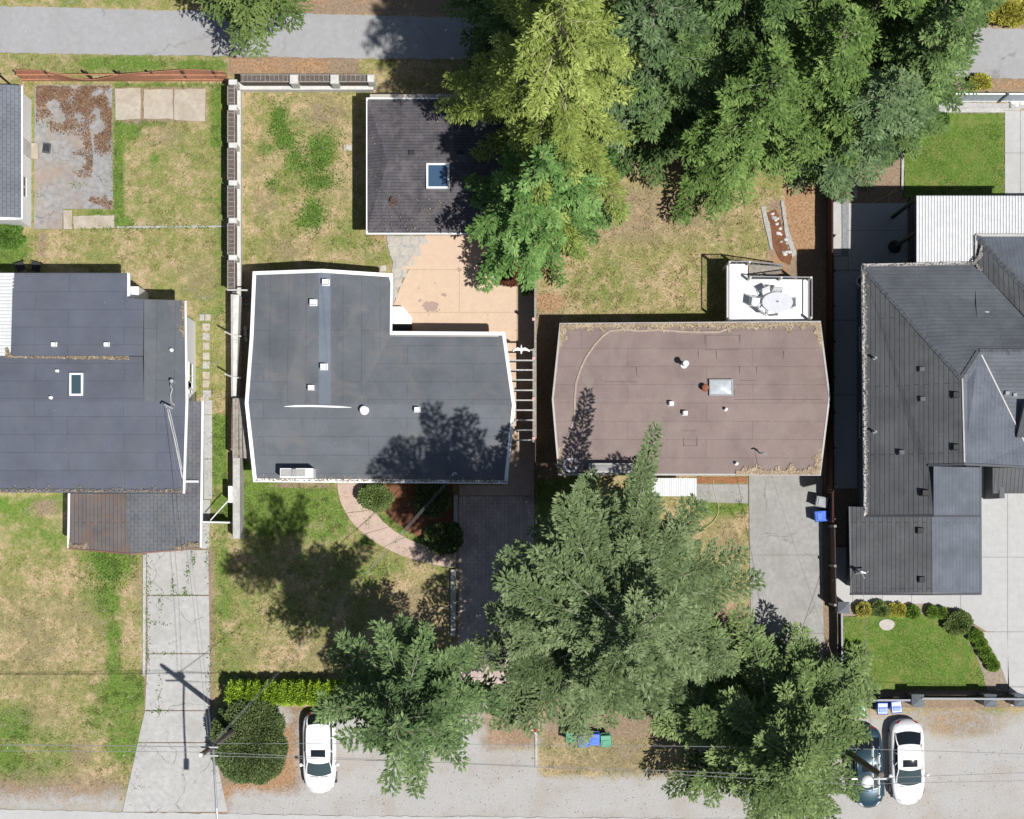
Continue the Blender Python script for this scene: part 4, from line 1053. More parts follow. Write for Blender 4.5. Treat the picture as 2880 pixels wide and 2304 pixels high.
part(mb, 'railing', M['black'], pc)
mb = MB(pc.location); mb.prism([P(2556,556,3.0),P(2990,556,3.0),P(2990,690,3.0),P(2556,742,3.0)], 2.8, 3.0); part(mb, 'floor', M['dark_grey'], pc)
# ------------------------------------------------------------------ fences and walls
def fence_boards(root, p, q, h0, h1, m, th=.03, bw=.14, gap=.008, wob=0.0, sag=None):
    mb = MB(root.location); p, q = Vector(p), Vector(q)
    d = (q-p); L = d.length; d.normalize(); n = int(L/bw); rr = random.Random(4)
    nrm = Vector((-d.y, d.x, 0))
    for i in range(n):
        a = p+d*(i*L/n); b = p+d*((i+1)*L/n-gap)
        lean = sag(i/n) if sag else 0
        t_ = h1+rr.uniform(-wob, wob)
        o1 = nrm*th/2
        top = nrm*lean
        vs = [a-o1, b-o1, b+o1, a+o1]
        vs = [Vector((v.x,v.y,h0)) for v in vs] + [Vector((v.x+top.x,v.y+top.y,t_)) for v in vs]
        mb.add(vs, [(3,2,1,0),(4,5,6,7),(0,1,5,4),(1,2,6,5),(2,3,7,6),(3,0,4,7)])
    part(mb, 'boards', M[m], root)
# leaning orange board fence behind the left yard
f1 = thing('board_fence', 'leaning orange brown board fence between the left yard and the alley', 'fence', G(350, 230))
fence_boards(f1, G(64,228), G(645,229), .02, 1.75, 'wood_orange', .03, .15, .012, .015, lambda u: .16-.5*math.exp(-((u-.37)/.17)**2) + .05*math.sin(u*17))
mb = MB(f1.location); pr = []
for z in (.35, 1.35): mb.tube([G(64,227,z), G(250,226.5,z), G(645,228,z)], .04, 4)
part(mb, 'rail', M['wood_orange'], f1)
for x in (150, 262, 352, 442, 528, 614):
    mb = MB(f1.location); mb.obox(G(x,224), .1, .1, 0, 1.9); part(mb, 'post', M['wood_brown'], f1)
pst = MB(G(27,236)); pst.tube([G(27,236,-.05), G(26.6,235,2.3)], .05, 8); pst.tube([G(27,236,2.28), G(34,233,2.1)], .03, 6)
props(pst.build('metal_post', M['black']), 'thin dark metal post at the end of the leaning orange fence', 'post')

# masonry and panel fence round the middle yard
def masonry_fence(name, label, path, piers, panels, low=.62, thick=.46, panel_h=1.75, side=1):
    root = thing(name, label, 'fence', G(*path[0]))
    mb = MB(root.location)
    for a, b in zip(path[:-1], path[1:]):
        A_, B_ = G(*a), G(*b); d = (B_-A_).normalized(); nn = Vector((-d.y,d.x,0))*thick/2
        mb.prism([A_-nn, B_-nn, B_+nn, A_+nn], -.1, low)
    part(mb, 'low_wall', M['white_dirty'], root, bevel=.02)
    for (a, b, hh) in panels:
        A_, B_ = G(*a), G(*b); d = (B_-A_).normalized(); nn = Vector((-d.y,d.x,0))*thick/2
        off = nn*side*.3
        m2 = MB(root.location)
        m2.prism([A_+off-nn*.62, B_+off-nn*.62, B_+off+nn*.62, A_+off+nn*.62], low-.05, hh)
        pn = part(m2, 'panel', M['panel_brown'], root)
        m3 = MB(root.location)
        for o5 in (-.8, .8):
            m3.prism([A_+off+nn*(o5-.12), B_+off+nn*(o5-.12), B_+off+nn*(o5+.12), A_+off+nn*(o5+.12)], hh-.06, hh+.03)
        k = int((B_-A_).length/.24)
        for i in range(k):
            c_ = A_.lerp(B_, (i+.5)/k)+off
            m3.obox(c_, .03, thick*.66, hh-.01, hh+.02, math.atan2(d.y, d.x))
        part(m3, 'slats', M['wood_grey'], pn)
    for (x, y, w, dd, hh) in piers:
        m2 = MB(root.location); m2.obox(G(x,y), w, dd, -.1, hh); m2.obox(G(x,y), w+.08, dd+.08, hh-.03, hh+.05, 0, .8)
        part(m2, 'pier', M['white_dirty'], root, bevel=.015)
    return root
masonry_fence('masonry_fence', 'white masonry fence with brown slatted panels along the alley', [(668,248),(1052,248)],
              [(838,246,.42,.46,1.9),(950,246,.42,.46,1.9),(1050,244,.34,.36,1.9)],
              [((690,246),(826,246),1.75),((850,246),(938,246),1.75),((962,246),(1040,246),1.75)], side=1)
pl = [(669,y,.42,.24,1.85) for y in (254,324,428,532,636,738)]
pn = [((668,y0),(668,y1),1.8) for y0, y1 in ((264,316),(332,420),(436,524),(540,628),(644,730),(746,826))]
masonry_fence('masonry_fence', 'white masonry fence with brown slatted panels between the two back yards', [(670,836),(670,262)], pl, [(b, a, h_) for a, b, h_ in pn], side=1)
lw = thing('low_block_wall', 'pale rendered garden wall between the slate roofed house and the L-shaped house', 'wall', G(668, 1100))
mb = MB(lw.location); mb.prism([G(660,838),G(684,838),G(676,1122),G(664,1122)], -.1, 1.5); part(mb, 'wall_run', M['white_dirty'], lw, bevel=.03)
mb = MB(lw.location); mb.prism([G(666,1290),G(686,1290),G(686,1515),G(666,1515)], -.1, 1.5); part(mb, 'wall_run', M['kerb'], lw, bevel=.03)
mb = MB(lw.location); mb.prism([G(662,838),G(668,838),G(667,1122),G(663,1122)], 1.49, 1.6); part(mb, 'coping', M['kerb'], lw)
for y in (950, 1066):
    mb = MB(lw.location); mb.tube([G(664,y,1.3), G(652,y-4,2.3)], .05, 6); mb.tube([G(664,y,1.5), G(690,y+4,1.55)], .04, 6); part(mb, 'bracket', M['white_dirty'], lw)
mb = MB(lw.location); mb.tube([G(655,828,1.9), G(712,829,1.95)], .045, 6); part(mb, 'brace_bar', M['white_dirty'], lw)
mb = MB(lw.location); mb.obox(G(661,1392), .22, .9, 0, 1.7); part(mb, 'gate_post', M['white'], lw)
# weathered lean-to roof between wall and house
lt = thing('lean_to', 'weathered grey plank lean-to roof against the west side of the L-shaped house', 'lean-to', G(680, 1200))
for i in range(5):
    x0 = 654+8.6*i; x1 = x0+8.1
    sl = lambda x, y: x + (y-1120)/170*(0 if i < 2 else (i-1)*2.6)
    mb = MB(lt.location); mb.slab([P(sl(x0,1120),1120+random.uniform(-1,1),2.1),P(sl(x1,1120),1120,2.1),P(sl(x1,1290),1288+random.uniform(-3,3),2.1),P(sl(x0,1290),1288,2.1)], .05)
    part(mb, 'plank', M['wood_grey'], lt)
for x, y in ((658,1126),(658,1284),(690,1284)):
    mb = MB(lt.location); mb.obox(P(x,y,2.0), .09, .09, 0, 2.06); part(mb, 'post', M['wood_grey'], lt)
gt = thing('side_gate', 'white framed gate between the carport and the garden wall', 'gate', G(615, 1458))
mb = MB(gt.location); mb.tube([G(575,1468,1.7), G(660,1470,1.7)], .05, 6); mb.tube([G(575,1468,.3), G(660,1470,.3)], .04, 6); part(mb, 'rail', M['white'], gt)
mb = MB(gt.location)
for i in range(16): mb.obox(G(577+5.2*i,1468+.13*i), .09, .025, .15, 1.66)
part(mb, 'pickets', M['dark_grey'], gt)
mb = MB(gt.location); mb.tube([G(606,1464,1.72), G(655,1410,1.75)], .03, 6); part(mb, 'brace_bar', M['white'], gt)
# timber fence on the east of the patio and pergola
f2 = thing('timber_fence', 'tall dark timber fence along the east side of the peach patio', 'fence', G(1505, 1000))
fence_boards(f2, G(1504,796), G(1504,1412), .02, 2.5, 'wood_brown', .04, .15)
mb = MB(f2.location); mb.prism([G(1501,794),G(1507,794),G(1507,1240),G(1501,1240)], 2.5, 2.56); part(mb, 'cap_rail', M['wood_grey'], f2)
pg = thing('pergola', 'open pergola with pale rafters between the L-shaped house and the timber fence', 'pergola', G(1480, 1110))
for i, y in enumerate((985,1014,1041,1069,1098,1126,1154,1182,1210,1238)):
    mb = MB(pg.location); a, b = P(1432 if i not in (0,9) else 1440, y-1, 2.7), P(1501, y, 2.7)
    mb.box(a.x, b.x, b.y-.035, b.y+.035, 2.62, 2.76); part(mb, 'rafter', M['kerb'], pg)
mb = MB(pg.location); a, b = P(1498, 980, 2.6), P(1503, 1244, 2.6); mb.box(a.x, b.x, b.y, a.y, 2.5, 2.62); part(mb, 'beam', M['wood_grey'], pg)
for y in (898, 1008, 1122, 1233):
    mb = MB(pg.location); mb.obox(P(1501, y, 2.7), .12, .12, 0, 2.78); po = part(mb, 'post', M['wood_grey'], pg)
    m2 = MB(pg.location); m2.obox(P(1501, y, 2.8), .15, .15, 2.78, 2.82); part(m2, 'post_cap', M['pink'], po)
# gull on the first rafter
bd = MB(P(1466, 984, 2.78))
c0 = P(1466, 984, 2.78)
def ring(cx, cy, cz, r1, r2, n=8): return [(c0.x+cx+r1*math.cos(2*math.pi*k/n), c0.y+cy, c0.z+cz+r2*math.sin(2*math.pi*k/n)) for k in range(n)]
secs = [(-.34,.10,.005,.005),(-.27,.10,.05,.02),(-.16,.10,.08,.06),(0,.11,.10,.085),(.12,.13,.085,.08),(.2,.17,.05,.055),(.27,.20,.05,.05),(.31,.20,.03,.03),(.38,.19,.006,.008)]
rows = [ring(0, y, z, a, b) + [ring(0, y, z, a, b)[0]] for y, z, a, b in secs]
bd.grid(rows)
for s_ in (-1, 1):
    w = [[(c0.x+s_*.06, c0.y+.1, c0.z+.14), (c0.x+s_*.06, c0.y-.1, c0.z+.13)], [(c0.x+s_*.28, c0.y+.16, c0.z+.2), (c0.x+s_*.28, c0.y-.06, c0.z+.19)], [(c0.x+s_*.5, c0.y+.04, c0.z+.16), (c0.x+s_*.46, c0.y-.1, c0.z+.16)], [(c0.x+s_*.64, c0.y-.12, c0.z+.13), (c0.x+s_*.6, c0.y-.17, c0.z+.13)]]
    bd.grid(w); bd.tube([(c0.x+s_*.04, c0.y, c0.z+.04), (c0.x+s_*.04, c0.y+.01, c0.z-.02)], .01, 5)
gl = bd.build('gull', M['white'], smooth=True); gl.scale = (.72, .72, .72); props(gl, 'white gull with spread wings on the northernmost rafter of the pergola', 'bird')
# fence between brown and dark houses
f3 = thing('red_fence', 'long dark red board fence between the brown roofed house and the dark grey house', 'fence', G(2326, 1000))
fence_boards(f3, G(2324,470), G(2326,1470), .02, 1.8, 'wood_red', .04, .15, .01, .02)
mb = MB(f3.location)
for z in (.4, 1.5): mb.tube([G(2328,470,z), G(2330,1470,z)], .04, 4)
part(mb, 'rail', M['wood_red'], f3)
for i in range(11):
    mb = MB(f3.location); mb.obox(G(2331, 480+98*i), .1, .1, 0, 1.88); part(mb, 'post', M['wood_brown'], f3)
f4 = thing('slat_fence', 'low dark fence along the lower part of the grey driveway', 'fence', G(2330, 1650))
fence_boards(f4, G(2332,1478), G(2336,1700), .02, 1.75, 'wood_brown', .04, .15, .01, .02)
for y in (1480, 1590, 1698):
    mb = MB(f4.location); mb.obox(G(2333,y), .13, .13, 0, 1.8); part(mb, 'post', M['wood_grey'], f4)
def rail_fence(name, label, p, q, hh, nrails, m, piers, depth=.04, frame='grey'):
    root = thing(name, label, 'fence', G(*p))
    A_, B_ = G(*p), G(*q); d = (B_-A_).normalized(); nn = Vector((-d.y,d.x,0))*depth
    for i in range(nrails):
        z0 = .12+(hh-.2)*i/nrails; mb = MB(root.location)
        mb.prism([A_-nn*.5, B_-nn*.5, B_+nn*.5, A_+nn*.5], z0, z0+(hh-.2)/nrails-.03); part(mb, 'rail', M[m], root)
    mb = MB(root.location); mb.prism([A_-nn*1.3, B_-nn*1.3, B_+nn*1.3, A_+nn*1.3], hh-.06, hh); part(mb, 'top_rail', M[frame], root)
    for (x, y, w, h_) in piers:
        mb = MB(root.location); mb.obox(G(x,y), w, w, 0, h_); po = part(mb, 'pillar', M['slate'], root, bevel=.015)
        c_ = G(x,y); m2 = MB(root.location); k = w*.58
        m2.add([(c_.x-k,c_.y-k,h_),(c_.x+k,c_.y-k,h_),(c_.x+k,c_.y+k,h_),(c_.x-k,c_.y+k,h_),(c_.x,c_.y,h_+.22)], [(3,2,1,0),(0,1,4),(1,2,4),(2,3,4),(3,0,4)])
        part(m2, 'pillar_cap', M['slate'], po)
    return root
M['slate'] = plain('slate_grey_render', (.15,.165,.185), .5)
rail_fence('slat_fence', 'black slatted front fence behind the four wheelie bins', (2372,1962), (2552,1962), 1.6, 8, 'black', [(2562,1962,.58,1.7)])
rail_fence('sliding_gate', 'long black slatted sliding gate between the slate grey pillars', (2572,1956), (2868,1957), 1.9, 8, 'black', [(2762,1962,.58,1.7),(2846,1962,.58,1.7)])['category'] = 'gate'
rail_fence('slat_fence', 'short black slatted fence along the west edge of the bright front lawn', (2356,1722), (2358,1900), 1.3, 7, 'black', [(2360,1706,.55,1.4)])
# pale vinyl fence at the top right
vf = thing('vinyl_fence', 'pale blue grey vinyl panel fence above the bright green back lawn', 'fence', G(2800, 285))
M['vinyl'] = plain('pale_vinyl', (.48,.55,.63), .5)
mb = MB(vf.location)
for i in range(60): mb.obox(G(2570+16*i,286), .305, .04, .1, 1.75)
part(mb, 'panels', M['vinyl'], vf)
mb = MB(vf.location)
for z in (.1, 1.72): mb.box(G(2562,0).x, G(3530,0).x, G(0,288).y, G(0,284).y, z, z+.1)
part(mb, 'rail', M['white'], vf)
for x in (2566, 2686, 2808, 2930):
    mb = MB(vf.location); mb.obox(G(x,286), .13, .13, 0, 1.95); part(mb, 'post', M['dark_grey'] if x == 2808 else M['white'], vf)
# far side of the alley, top right
wl = thing('road_barrier', 'low white concrete edging across the alley, behind the yellow shrubs', 'barrier', G(2800, 6))
mb = MB(wl.location); mb.box(G(2640,0).x, G(3300,0).x, G(0,9).y, G(0,4).y, -.05, .35); part(mb, 'rail', M['white_dirty'], wl, bevel=.02)
for x in (2650, 2760, 2870, 2980):
    mb = MB(wl.location); mb.obox(G(x,6.5), .16, .16, 0, .5); part(mb, 'post', M['white_dirty'], wl)

# garden edging walls by the paver drive
for nm, lab, pts in (('edging_wall', 'low pale edging wall beside the front lawn and paver drive', [(1268,1602),(1283,1602),(1281,1788),(1268,1788)]), ('edging_wall', 'low pale edging wall between the mulch bed and the paver drive', [(1276,1392),(1288,1392),(1287,1556),(1277,1556)]), ('edging_wall', 'low angled block wall around the patio corner planter', [(1377,752),(1386,752),(1388,776),(1416,800),(1410,806),(1378,780)])):
    c_ = G(sum(p[0] for p in pts)/len(pts), sum(p[1] for p in pts)/len(pts)); mb = MB(c_); mb.prism([G(*p) for p in pts], -.05, .32)
    props(mb.build(nm, M['kerb'], bevel=.02), lab, 'edging')

# ------------------------------------------------------------------ decks and steps
dk = thing('deck', 'raised white deck with black railings behind the brown roofed house', 'deck', G(2160, 820))
zf = 2.25
poly = [(2043,742),(2103,742),(2103,786),(2276,786),(2276,925),(2043,925)]
mb = MB(dk.location); mb.prism([P(*p, zf) for p in poly], zf-.18, zf); part(mb, 'floor', M['white'], dk, bevel=.01)
def railing(pts, hgt=1.0, z=zf, z2=None):
    mb = MB(dk.location); rb = MB(dk.location)
    for (a, b) in zip(pts[:-1], pts[1:]):
        za, zb = a[2] if len(a) > 2 else z, b[2] if len(b) > 2 else z
        A_, B_ = P(a[0],a[1],za), P(b[0],b[1],zb)
        L = (B_-A_).length; n = max(2, int(L/.12))
        up = Vector((0,0,hgt))
        rb.tube([A_+up, B_+up], .035, 6); rb.tube([A_+up*.1, B_+up*.1], .02, 4)
        for i in range(n+1):
            q = A_.lerp(B_, i/n)
            mb.tube([q+up*.1, q+up], .011, 4)
    part(mb, 'balusters', M['black'], dk)
    part(rb, 'handrail', M['grey'], dk)
railing([(2044,902),(2044,743),(2102,743)]); railing([(2103,785),(2275,787),(2275,902)])
for x, y in ((2046,745),(2102,745),(2104,788),(2190,788),(2273,788),(2273,900),(2046,900)):
    mb = MB(dk.location); mb.obox(P(x,y,zf), .1, .1, 0, zf+1.05); part(mb, 'post', M['white_dirty'], dk)
for i in range(9):
    f = i/9; x = 2106+10.2*i; z = zf-.235*(i+1)
    mb = MB(dk.location); a, b = P(x,746,z), P(x+12,780,z); mb.box(a.x, b.x, b.y, a.y, z-.05, z); part(mb, 'step', M['wood_grey'], dk)
railing([(2103,744,zf),(2196,752,.2)]); railing([(2103,784,zf),(2196,786,.2)])
# table and chairs
tc = P(2187, 850, zf+.72)
tb = thing('oval_table', 'white oval garden table with an umbrella hole on the deck', 'table', (tc.x, tc.y, zf))
n = 40; mb = MB(tb.location); topz = zf+.72
pr = [(tc.x+.83*math.cos(2*math.pi*k/n), tc.y+.54*math.sin(2*math.pi*k/n)) for k in range(n)]
mb.prism(pr, topz-.04, topz); part(mb, 'tabletop', M['tabletop'] if 'tabletop' in M else plain('frosted_tabletop', (.55,.56,.6), .4), tb, bevel=.012)
mb = MB(tb.location); mb.cyl(tc, .03, topz, topz+.05, 8); mb.tube([(tc.x-.08,tc.y+.03,topz+.02),(tc.x,tc.y+.07,topz+.05),(tc.x+.08,tc.y,topz+.02)], .02, 5); part(mb, 'umbrella_hole', M['grey'], tb)
for sx in (-1,1):
    for sy in (-1,1):
        mb = MB(tb.location); mb.tube([(tc.x+sx*.5, tc.y+sy*.28, topz-.04),(tc.x+sx*.6, tc.y+sy*.36, zf)], .022, 6); part(mb, 'leg', M['grey'], tb)
def make_chair(name, label, cat='chair', group=None, frame='grey', fabric='sling'):
    c_ = thing(name, label, cat, (0,0,0), 0, group)
    mb = MB(); mb.box(-.24,.24,-.22,.24,.41,.44); part(mb, 'seat', M[fabric], c_, bevel=.01)
    mb = MB(); mb.grid([[(x, -.22-.16*(z-.45)/.5, z) for z in (.45,.6,.75,.93)] for x in (-.22,-.07,.07,.22)]); mb.grid([[(x, -.235-.16*(z-.45)/.5, z) for z in (.93,.75,.6,.45)] for x in (-.22,-.07,.07,.22)]); part(mb, 'backrest', M[fabric], c_)
    mb = MB(); mb.tube([(-.25,-.22,.42),(-.25,-.39,.95),(.25,-.39,.95),(.25,-.22,.42)], .02, 6); part(mb, 'back_frame', M[frame], c_)
    for s_ in (-1,1):
        mb = MB(); mb.tube([(s_*.27,.24,.0),(s_*.27,.22,.62),(s_*.27,-.28,.64)], .018, 6); part(mb, 'armrest', M[frame], c_)
        for y in (-.26,.23):
            mb = MB(); mb.tube([(s_*.25,y*.9,.42),(s_*.26,y*1.1,0)], .018, 6); part(mb, 'leg', M[frame], c_)
    return c_
M['sling'] = plain('pale_sling_fabric', (.78,.79,.8), .7)
ch0 = make_chair('garden_chair', 'garden chair on the northwest side of the oval table', group='chairs around the oval table')
spots = [(2163,826,205,'western one of two garden chairs on the northern side of the oval table'), (2186,829,175,'eastern one of two garden chairs on the northern side of the oval table'), (2134,848,262,'garden chair at the western end of the oval table, set well back from it'), (2217,850,92,'garden chair at the eastern end of the oval table, nearest the deck railing'), (2174,868,5,'garden chair tucked under the southern side of the oval table'), (2154,862,320,'garden chair tucked under the southwestern side of the oval table')]
for i, (x, y, a, lab) in enumerate(spots):
    q = P(x, y, zf+.9); q.z = zf
    if i == 0: ch0.location = q; ch0.rotation_euler = (0,0,R(a)); ch0['label'] = lab
    else: copy_thing(ch0, q, R(a), lab)
chb = make_chair('patio_chair', 'black framed patio chair in the shade behind the slate roofed house, west one', group='black patio chairs behind the slate roofed house', frame='black', fabric='black_matte')
chb.location = G(62, 752); chb.rotation_euler = (0,0,R(20))
copy_thing(chb, G(108,752), R(-15), 'black framed patio chair in the shade behind the slate roofed house, east one')
# white landing with steps in the corner of the L-shaped house
ld = thing('landing', 'white landing with clipped corner and dark steps in the corner of the L-shaped house', 'landing', G(1130, 900))
mb = MB(ld.location); mb.prism([P(1100,862,.55),P(1133,862,.55),P(1158,892,.55),P(1158,911,.55),P(1100,911,.55)], 0, .55); part(mb, 'platform', M['white'], ld, bevel=.015)
for i in range(3):
    mb = MB(ld.location); a, b = P(1100,911.5+6*i,.4), P(1158,917+6*i,.4); z = .42-.14*i; mb.box(a.x, b.x, b.y, a.y, 0, z); part(mb, 'step', M['dark_grey'], ld)
# front awning and porch step of the brown house
aw = thing('corrugated_awning', 'white corrugated awning over the front door of the brown roofed house', 'awning', G(1890, 1370))
mb = MB(aw.location); rows = []
for i in range(81):
    x = 1832+(1960-1832)*i/80; z = 2.5+(.03 if i % 4 in (0,1) else 0)
    rows.append([P(x,1345,z+.15), P(x,1396,z-.1)])
mb.grid(rows); part(mb, 'roof_sheet', M['corr_white'], aw)
for x in (1836, 1956):
    mb = MB(aw.location); mb.obox(P(x,1392,2.4), .07, .07, 0, 2.42); part(mb, 'post', M['white'], aw)

# ------------------------------------------------------------------ bins
def make_bin(m, body, lab, grp):
    b = thing('wheelie_bin', lab, 'bin', (0,0,0), 0, grp)
    mb = MB()
    vs = []
    for z, w, d in ((.06,.46,.46),(.95,.58,.62)):
        for a, c_ in ((-1,-1),(1,-1),(1,1),(-1,1)): vs.append((a*w/2, c_*d/2, z))
    mb.add(vs, [(3,2,1,0),(4,5,6,7),(0,1,5,4),(1,2,6,5),(2,3,7,6),(3,0,4,7)]); part(mb, 'body', M[body], b, bevel=.03)
    mb = MB(); mb.add([(-.31,-.36,.96),(.31,-.36,.96),(.31,.34,.96),(-.31,.34,.96),(-.27,-.31,1.04),(.27,-.31,1.04),(.27,.29,1.07),(-.27,.29,1.07)], [(3,2,1,0),(4,5,6,7),(0,1,5,4),(1,2,6,5),(2,3,7,6),(3,0,4,7)])
    mb.box(-.2,.2,-.22,.05,1.055,1.09)
    ld_ = part(mb, 'lid', M[m], b, bevel=.02)
    mb = MB(); mb.tube([(-.24,.34,.95),(-.24,.43,.98),(.24,.43,.98),(.24,.34,.95)], .018, 6); part(mb, 'handle', M[body], b)
    for s_ in (-1,1):
        mb = MB(); mb.tube([(s_*.24,.24,.1),(s_*.3,.24,.1)], .1, 12); part(mb, 'wheel', M['rubber'], b)
    return b
for nm, c_ in (('blue',(.05,.16,.62)),('green',(.05,.30,.17)),('grey',(.30,.31,.32))):
    M['bin_'+nm] = plain('bin_'+nm, c_, .3, spec=.5, var=.1)
pro = {k: make_bin('bin_'+k, 'bin_'+k, k, 'wheelie bins') for k in ('blue','green','grey')}
used = set()
for k, x, y, a, lab in (('grey',2312,1412,-100,'grey wheelie bin by the dark red fence, north of the blue one'), ('blue',2309,1452,-85,'blue wheelie bin by the dark red fence beside the grey driveway'),
                     ('grey',2386,1994,3,'grey wheelie bin half under the fir at the black front fence'), ('green',2419,1998,-2,'green wheelie bin in front of the black front fence'), ('blue',2482,1992,0,'blue wheelie bin between the green bin and another blue bin at the black front fence'), ('blue',2521,1988,6,'blue wheelie bin beside the slate grey pillar at the black front fence'),
                     ('green',1606,2072,-4,'green wheelie bin at the western end of the row under the big spruce'), ('blue',1640,2084,2,'bright blue wheelie bin in the row under the big spruce, not covered by twigs'), ('blue',1672,2080,-2,'blue wheelie bin in the row under the big spruce, covered by spruce twigs'), ('green',1704,2084,4,'green wheelie bin at the eastern end of the row under the big spruce')):
    q = P(x, y, 1.0); q.z = .03
    if k in used: copy_thing(pro[k], q, R(a), lab)
    else:
        used.add(k); pro[k].location = q; pro[k].rotation_euler = (0,0,R(a)); pro[k]['label'] = lab

# ------------------------------------------------------------------ small things
hy = thing('fire_hydrant', 'red fire hydrant with white caps beside the bare soil drive entrance', 'hydrant', G(1507, 2050))
q = G(1507, 2050); mb = MB(q); mb.lathe(q, [(.17,0),(.17,.06),(.12,.08),(.12,.5),(.15,.52),(.15,.56),(.1,.58)], 14); part(mb, 'body', M['red'], hy)
mb = MB(q); mb.lathe(q, [(.15,.57),(.14,.66),(.08,.74),(.03,.78)], 14); part(mb, 'bonnet', M['red'], hy)
for d in ((-1,0),(1,0),(0,-1)):
    mb = MB(q); mb.tube([(q.x+d[0]*.1,q.y+d[1]*.1,.42),(q.x+d[0]*.24,q.y+d[1]*.24,.42)], .075, 10); part(mb, 'outlet_cap', M['white'], hy)
mb = MB(G(1508,2110)); mb.box(G(1505,0).x, G(1511,0).x, G(0,2155).y, G(0,2062).y, -.03, .07); props(mb.build('timber_edging', M['kerb']), 'narrow pale edging board running south from the red hydrant', 'edging')
ty = MB(G(695,845)); c_ = G(695,845); rows = []
for i in range(25):
    a = 2*math.pi*i/24
    rows.append([(c_.x+(.26+.09*math.cos(b))*math.cos(a), c_.y+(.26+.09*math.cos(b))*math.sin(a), .1+.09*math.sin(b)) for b in [2*math.pi*k/10 for k in range(11)]])
ty.grid(rows); props(ty.build('old_tyre', M['tyre_old'], smooth=True), 'old grey tyre lying in the gap beside the L-shaped house', 'tyre')
for i, (x, y) in enumerate(((691,925),(691,940),(692,955))):
    mb = MB(G(x,y)); mb.obox(G(x,y), .2, .26, 0, .2, .1*i)
    props(mb.build('concrete_block', M['stone'], bevel=.015), ['northern concrete block in the dark gap beside the L-shaped house', 'middle concrete block in the dark gap beside the L-shaped house', 'southern concrete block in the dark gap beside the L-shaped house'][i], 'block', 'concrete blocks beside the L-shaped house')
dr = thing('metal_crate', 'small dark metal crate on the old concrete pad', 'crate', G(133, 418)); mb = MB(dr.location); mb.obox(G(133,418), .42, .55, .06, .2, -.12); part(mb, 'tray', M['dark_grey'], dr, bevel=.02)
mb = MB(dr.location)
for k in range(5): mb.obox(G(126+3.5*k, 417+.4*k), .035, .4, .2, .23, -.12)
part(mb, 'bars', M['black'], dr)
def tube_thing(name, label, cat, pts, r, m, group=None, n=5):
    mb = MB(pts[0]); mb.tube(pts, r, n); return props(mb.build(name, m), label, cat, group)
def bezg(p, z, n=24): return [G(x, y, z) for x, y in bez(p, n)]
tube_thing('garden_hose', 'pale yellow garden hose curving over the walk in front of the brown roofed house', 'hose', bezg([(2006,1350),(2000,1395),(2050,1440),(1990,1480)], .07) + bezg([(1990,1480),(1980,1490),(1975,1495),(1965,1500)], .05)[1:], .022, M['hose'])
tube_thing('garden_hose', 'pale hose looping over the shaded terrace behind the dark grey house', 'hose', bezg([(2450,572),(2480,560),(2500,545),(2520,540)], .07) + bezg([(2520,540),(2530,530),(2495,530),(2498,572)], .07)[1:], .022, M['hose'])
hr = MB(P(1605,1300,3.1))
for k in range(3):
    hr.tube([P(1605+(16+3*k)*math.cos(a), 1308+(16+2*k)*math.sin(a), 3.08+.03*k) for a in np.linspace(0, 6.0, 26)], .022, 5)
props(hr.build('cable_coil', M['white_metal']), 'coil of pale cable lying on the corner of the brown roof', 'cable coil')
bb = thing('kettle_barbecue', 'round black kettle barbecue on the shaded terrace', 'barbecue', G(2508, 700)); q = G(2508, 700)
mb = MB(q); mb.lathe(q, [(.1,.5),(.3,.62),(.36,.78),(.36,.8)], 18); part(mb, 'bowl', M['black'], bb, smooth=False)
mb = MB(q); mb.lathe(q, [(.37,.8),(.34,.92),(.22,1.04),(.05,1.1)], 18); part(mb, 'lid', M['black'], bb)
for a in (0,2.1,4.2):
    mb = MB(q); mb.tube([(q.x+.1*math.cos(a),q.y+.1*math.sin(a),.6),(q.x+.3*math.cos(a),q.y+.3*math.sin(a),.03)], .018, 6); part(mb, 'leg', M['black'], bb)
ac = thing('hose_reel', 'round pale hose reel by the corner of the dark grey house wall', 'hose reel', G(2418, 795)); q = G(2418, 795)
mb = MB(q)
for z in (.4,.7): mb.tube([(q.x+.28*math.cos(a), q.y+.28*math.sin(a), z) for a in np.linspace(0, 2*math.pi, 22)], .035, 6)
part(mb, 'ring', M['white_metal'], ac); mb = MB(q); mb.cyl(q, .2, .05, .72, 14); part(mb, 'drum', M['black_matte'], ac)
# rocks
rk = random.Random(8)
for i in range(20):
    x, y = (rk.uniform(2166,2206), rk.uniform(600,715)) if i < 15 else (rk.uniform(2845,2872), rk.uniform(286,306))
    if i < 15: x = 2166+(y-600)*.32+rk.uniform(0,22)
    q = G(x,y,.04); s_ = rk.uniform(.08,.17) if i < 15 else rk.uniform(.14,.24); mb = MB(q); rows = []
    sd = rk.random()*6; rows = []
    for a in range(9):
        th = a/8*math.pi
        rows.append([(q.x+s_*(1+.25*math.sin(3*b+sd))*math.sin(th)*math.cos(b), q.y+s_*.8*(1+.2*math.cos(2*b+sd))*math.sin(th)*math.sin(b), .06+s_*.6*math.cos(th)) for b in [2*math.pi*k/10 for k in range(11)]])
    mb.grid(rows[::-1])
    props(mb.build('garden_rock', M['rock_white'] if i % 4 else M['stone'], smooth=True), 'small pale rock in the mulch strip beside the dry back lawn' if i < 15 else 'rounded rock on the gravel by the pale vinyl fence', 'rock', 'pale rocks in the mulch strip' if i < 15 else 'rounded rocks by the vinyl fence')
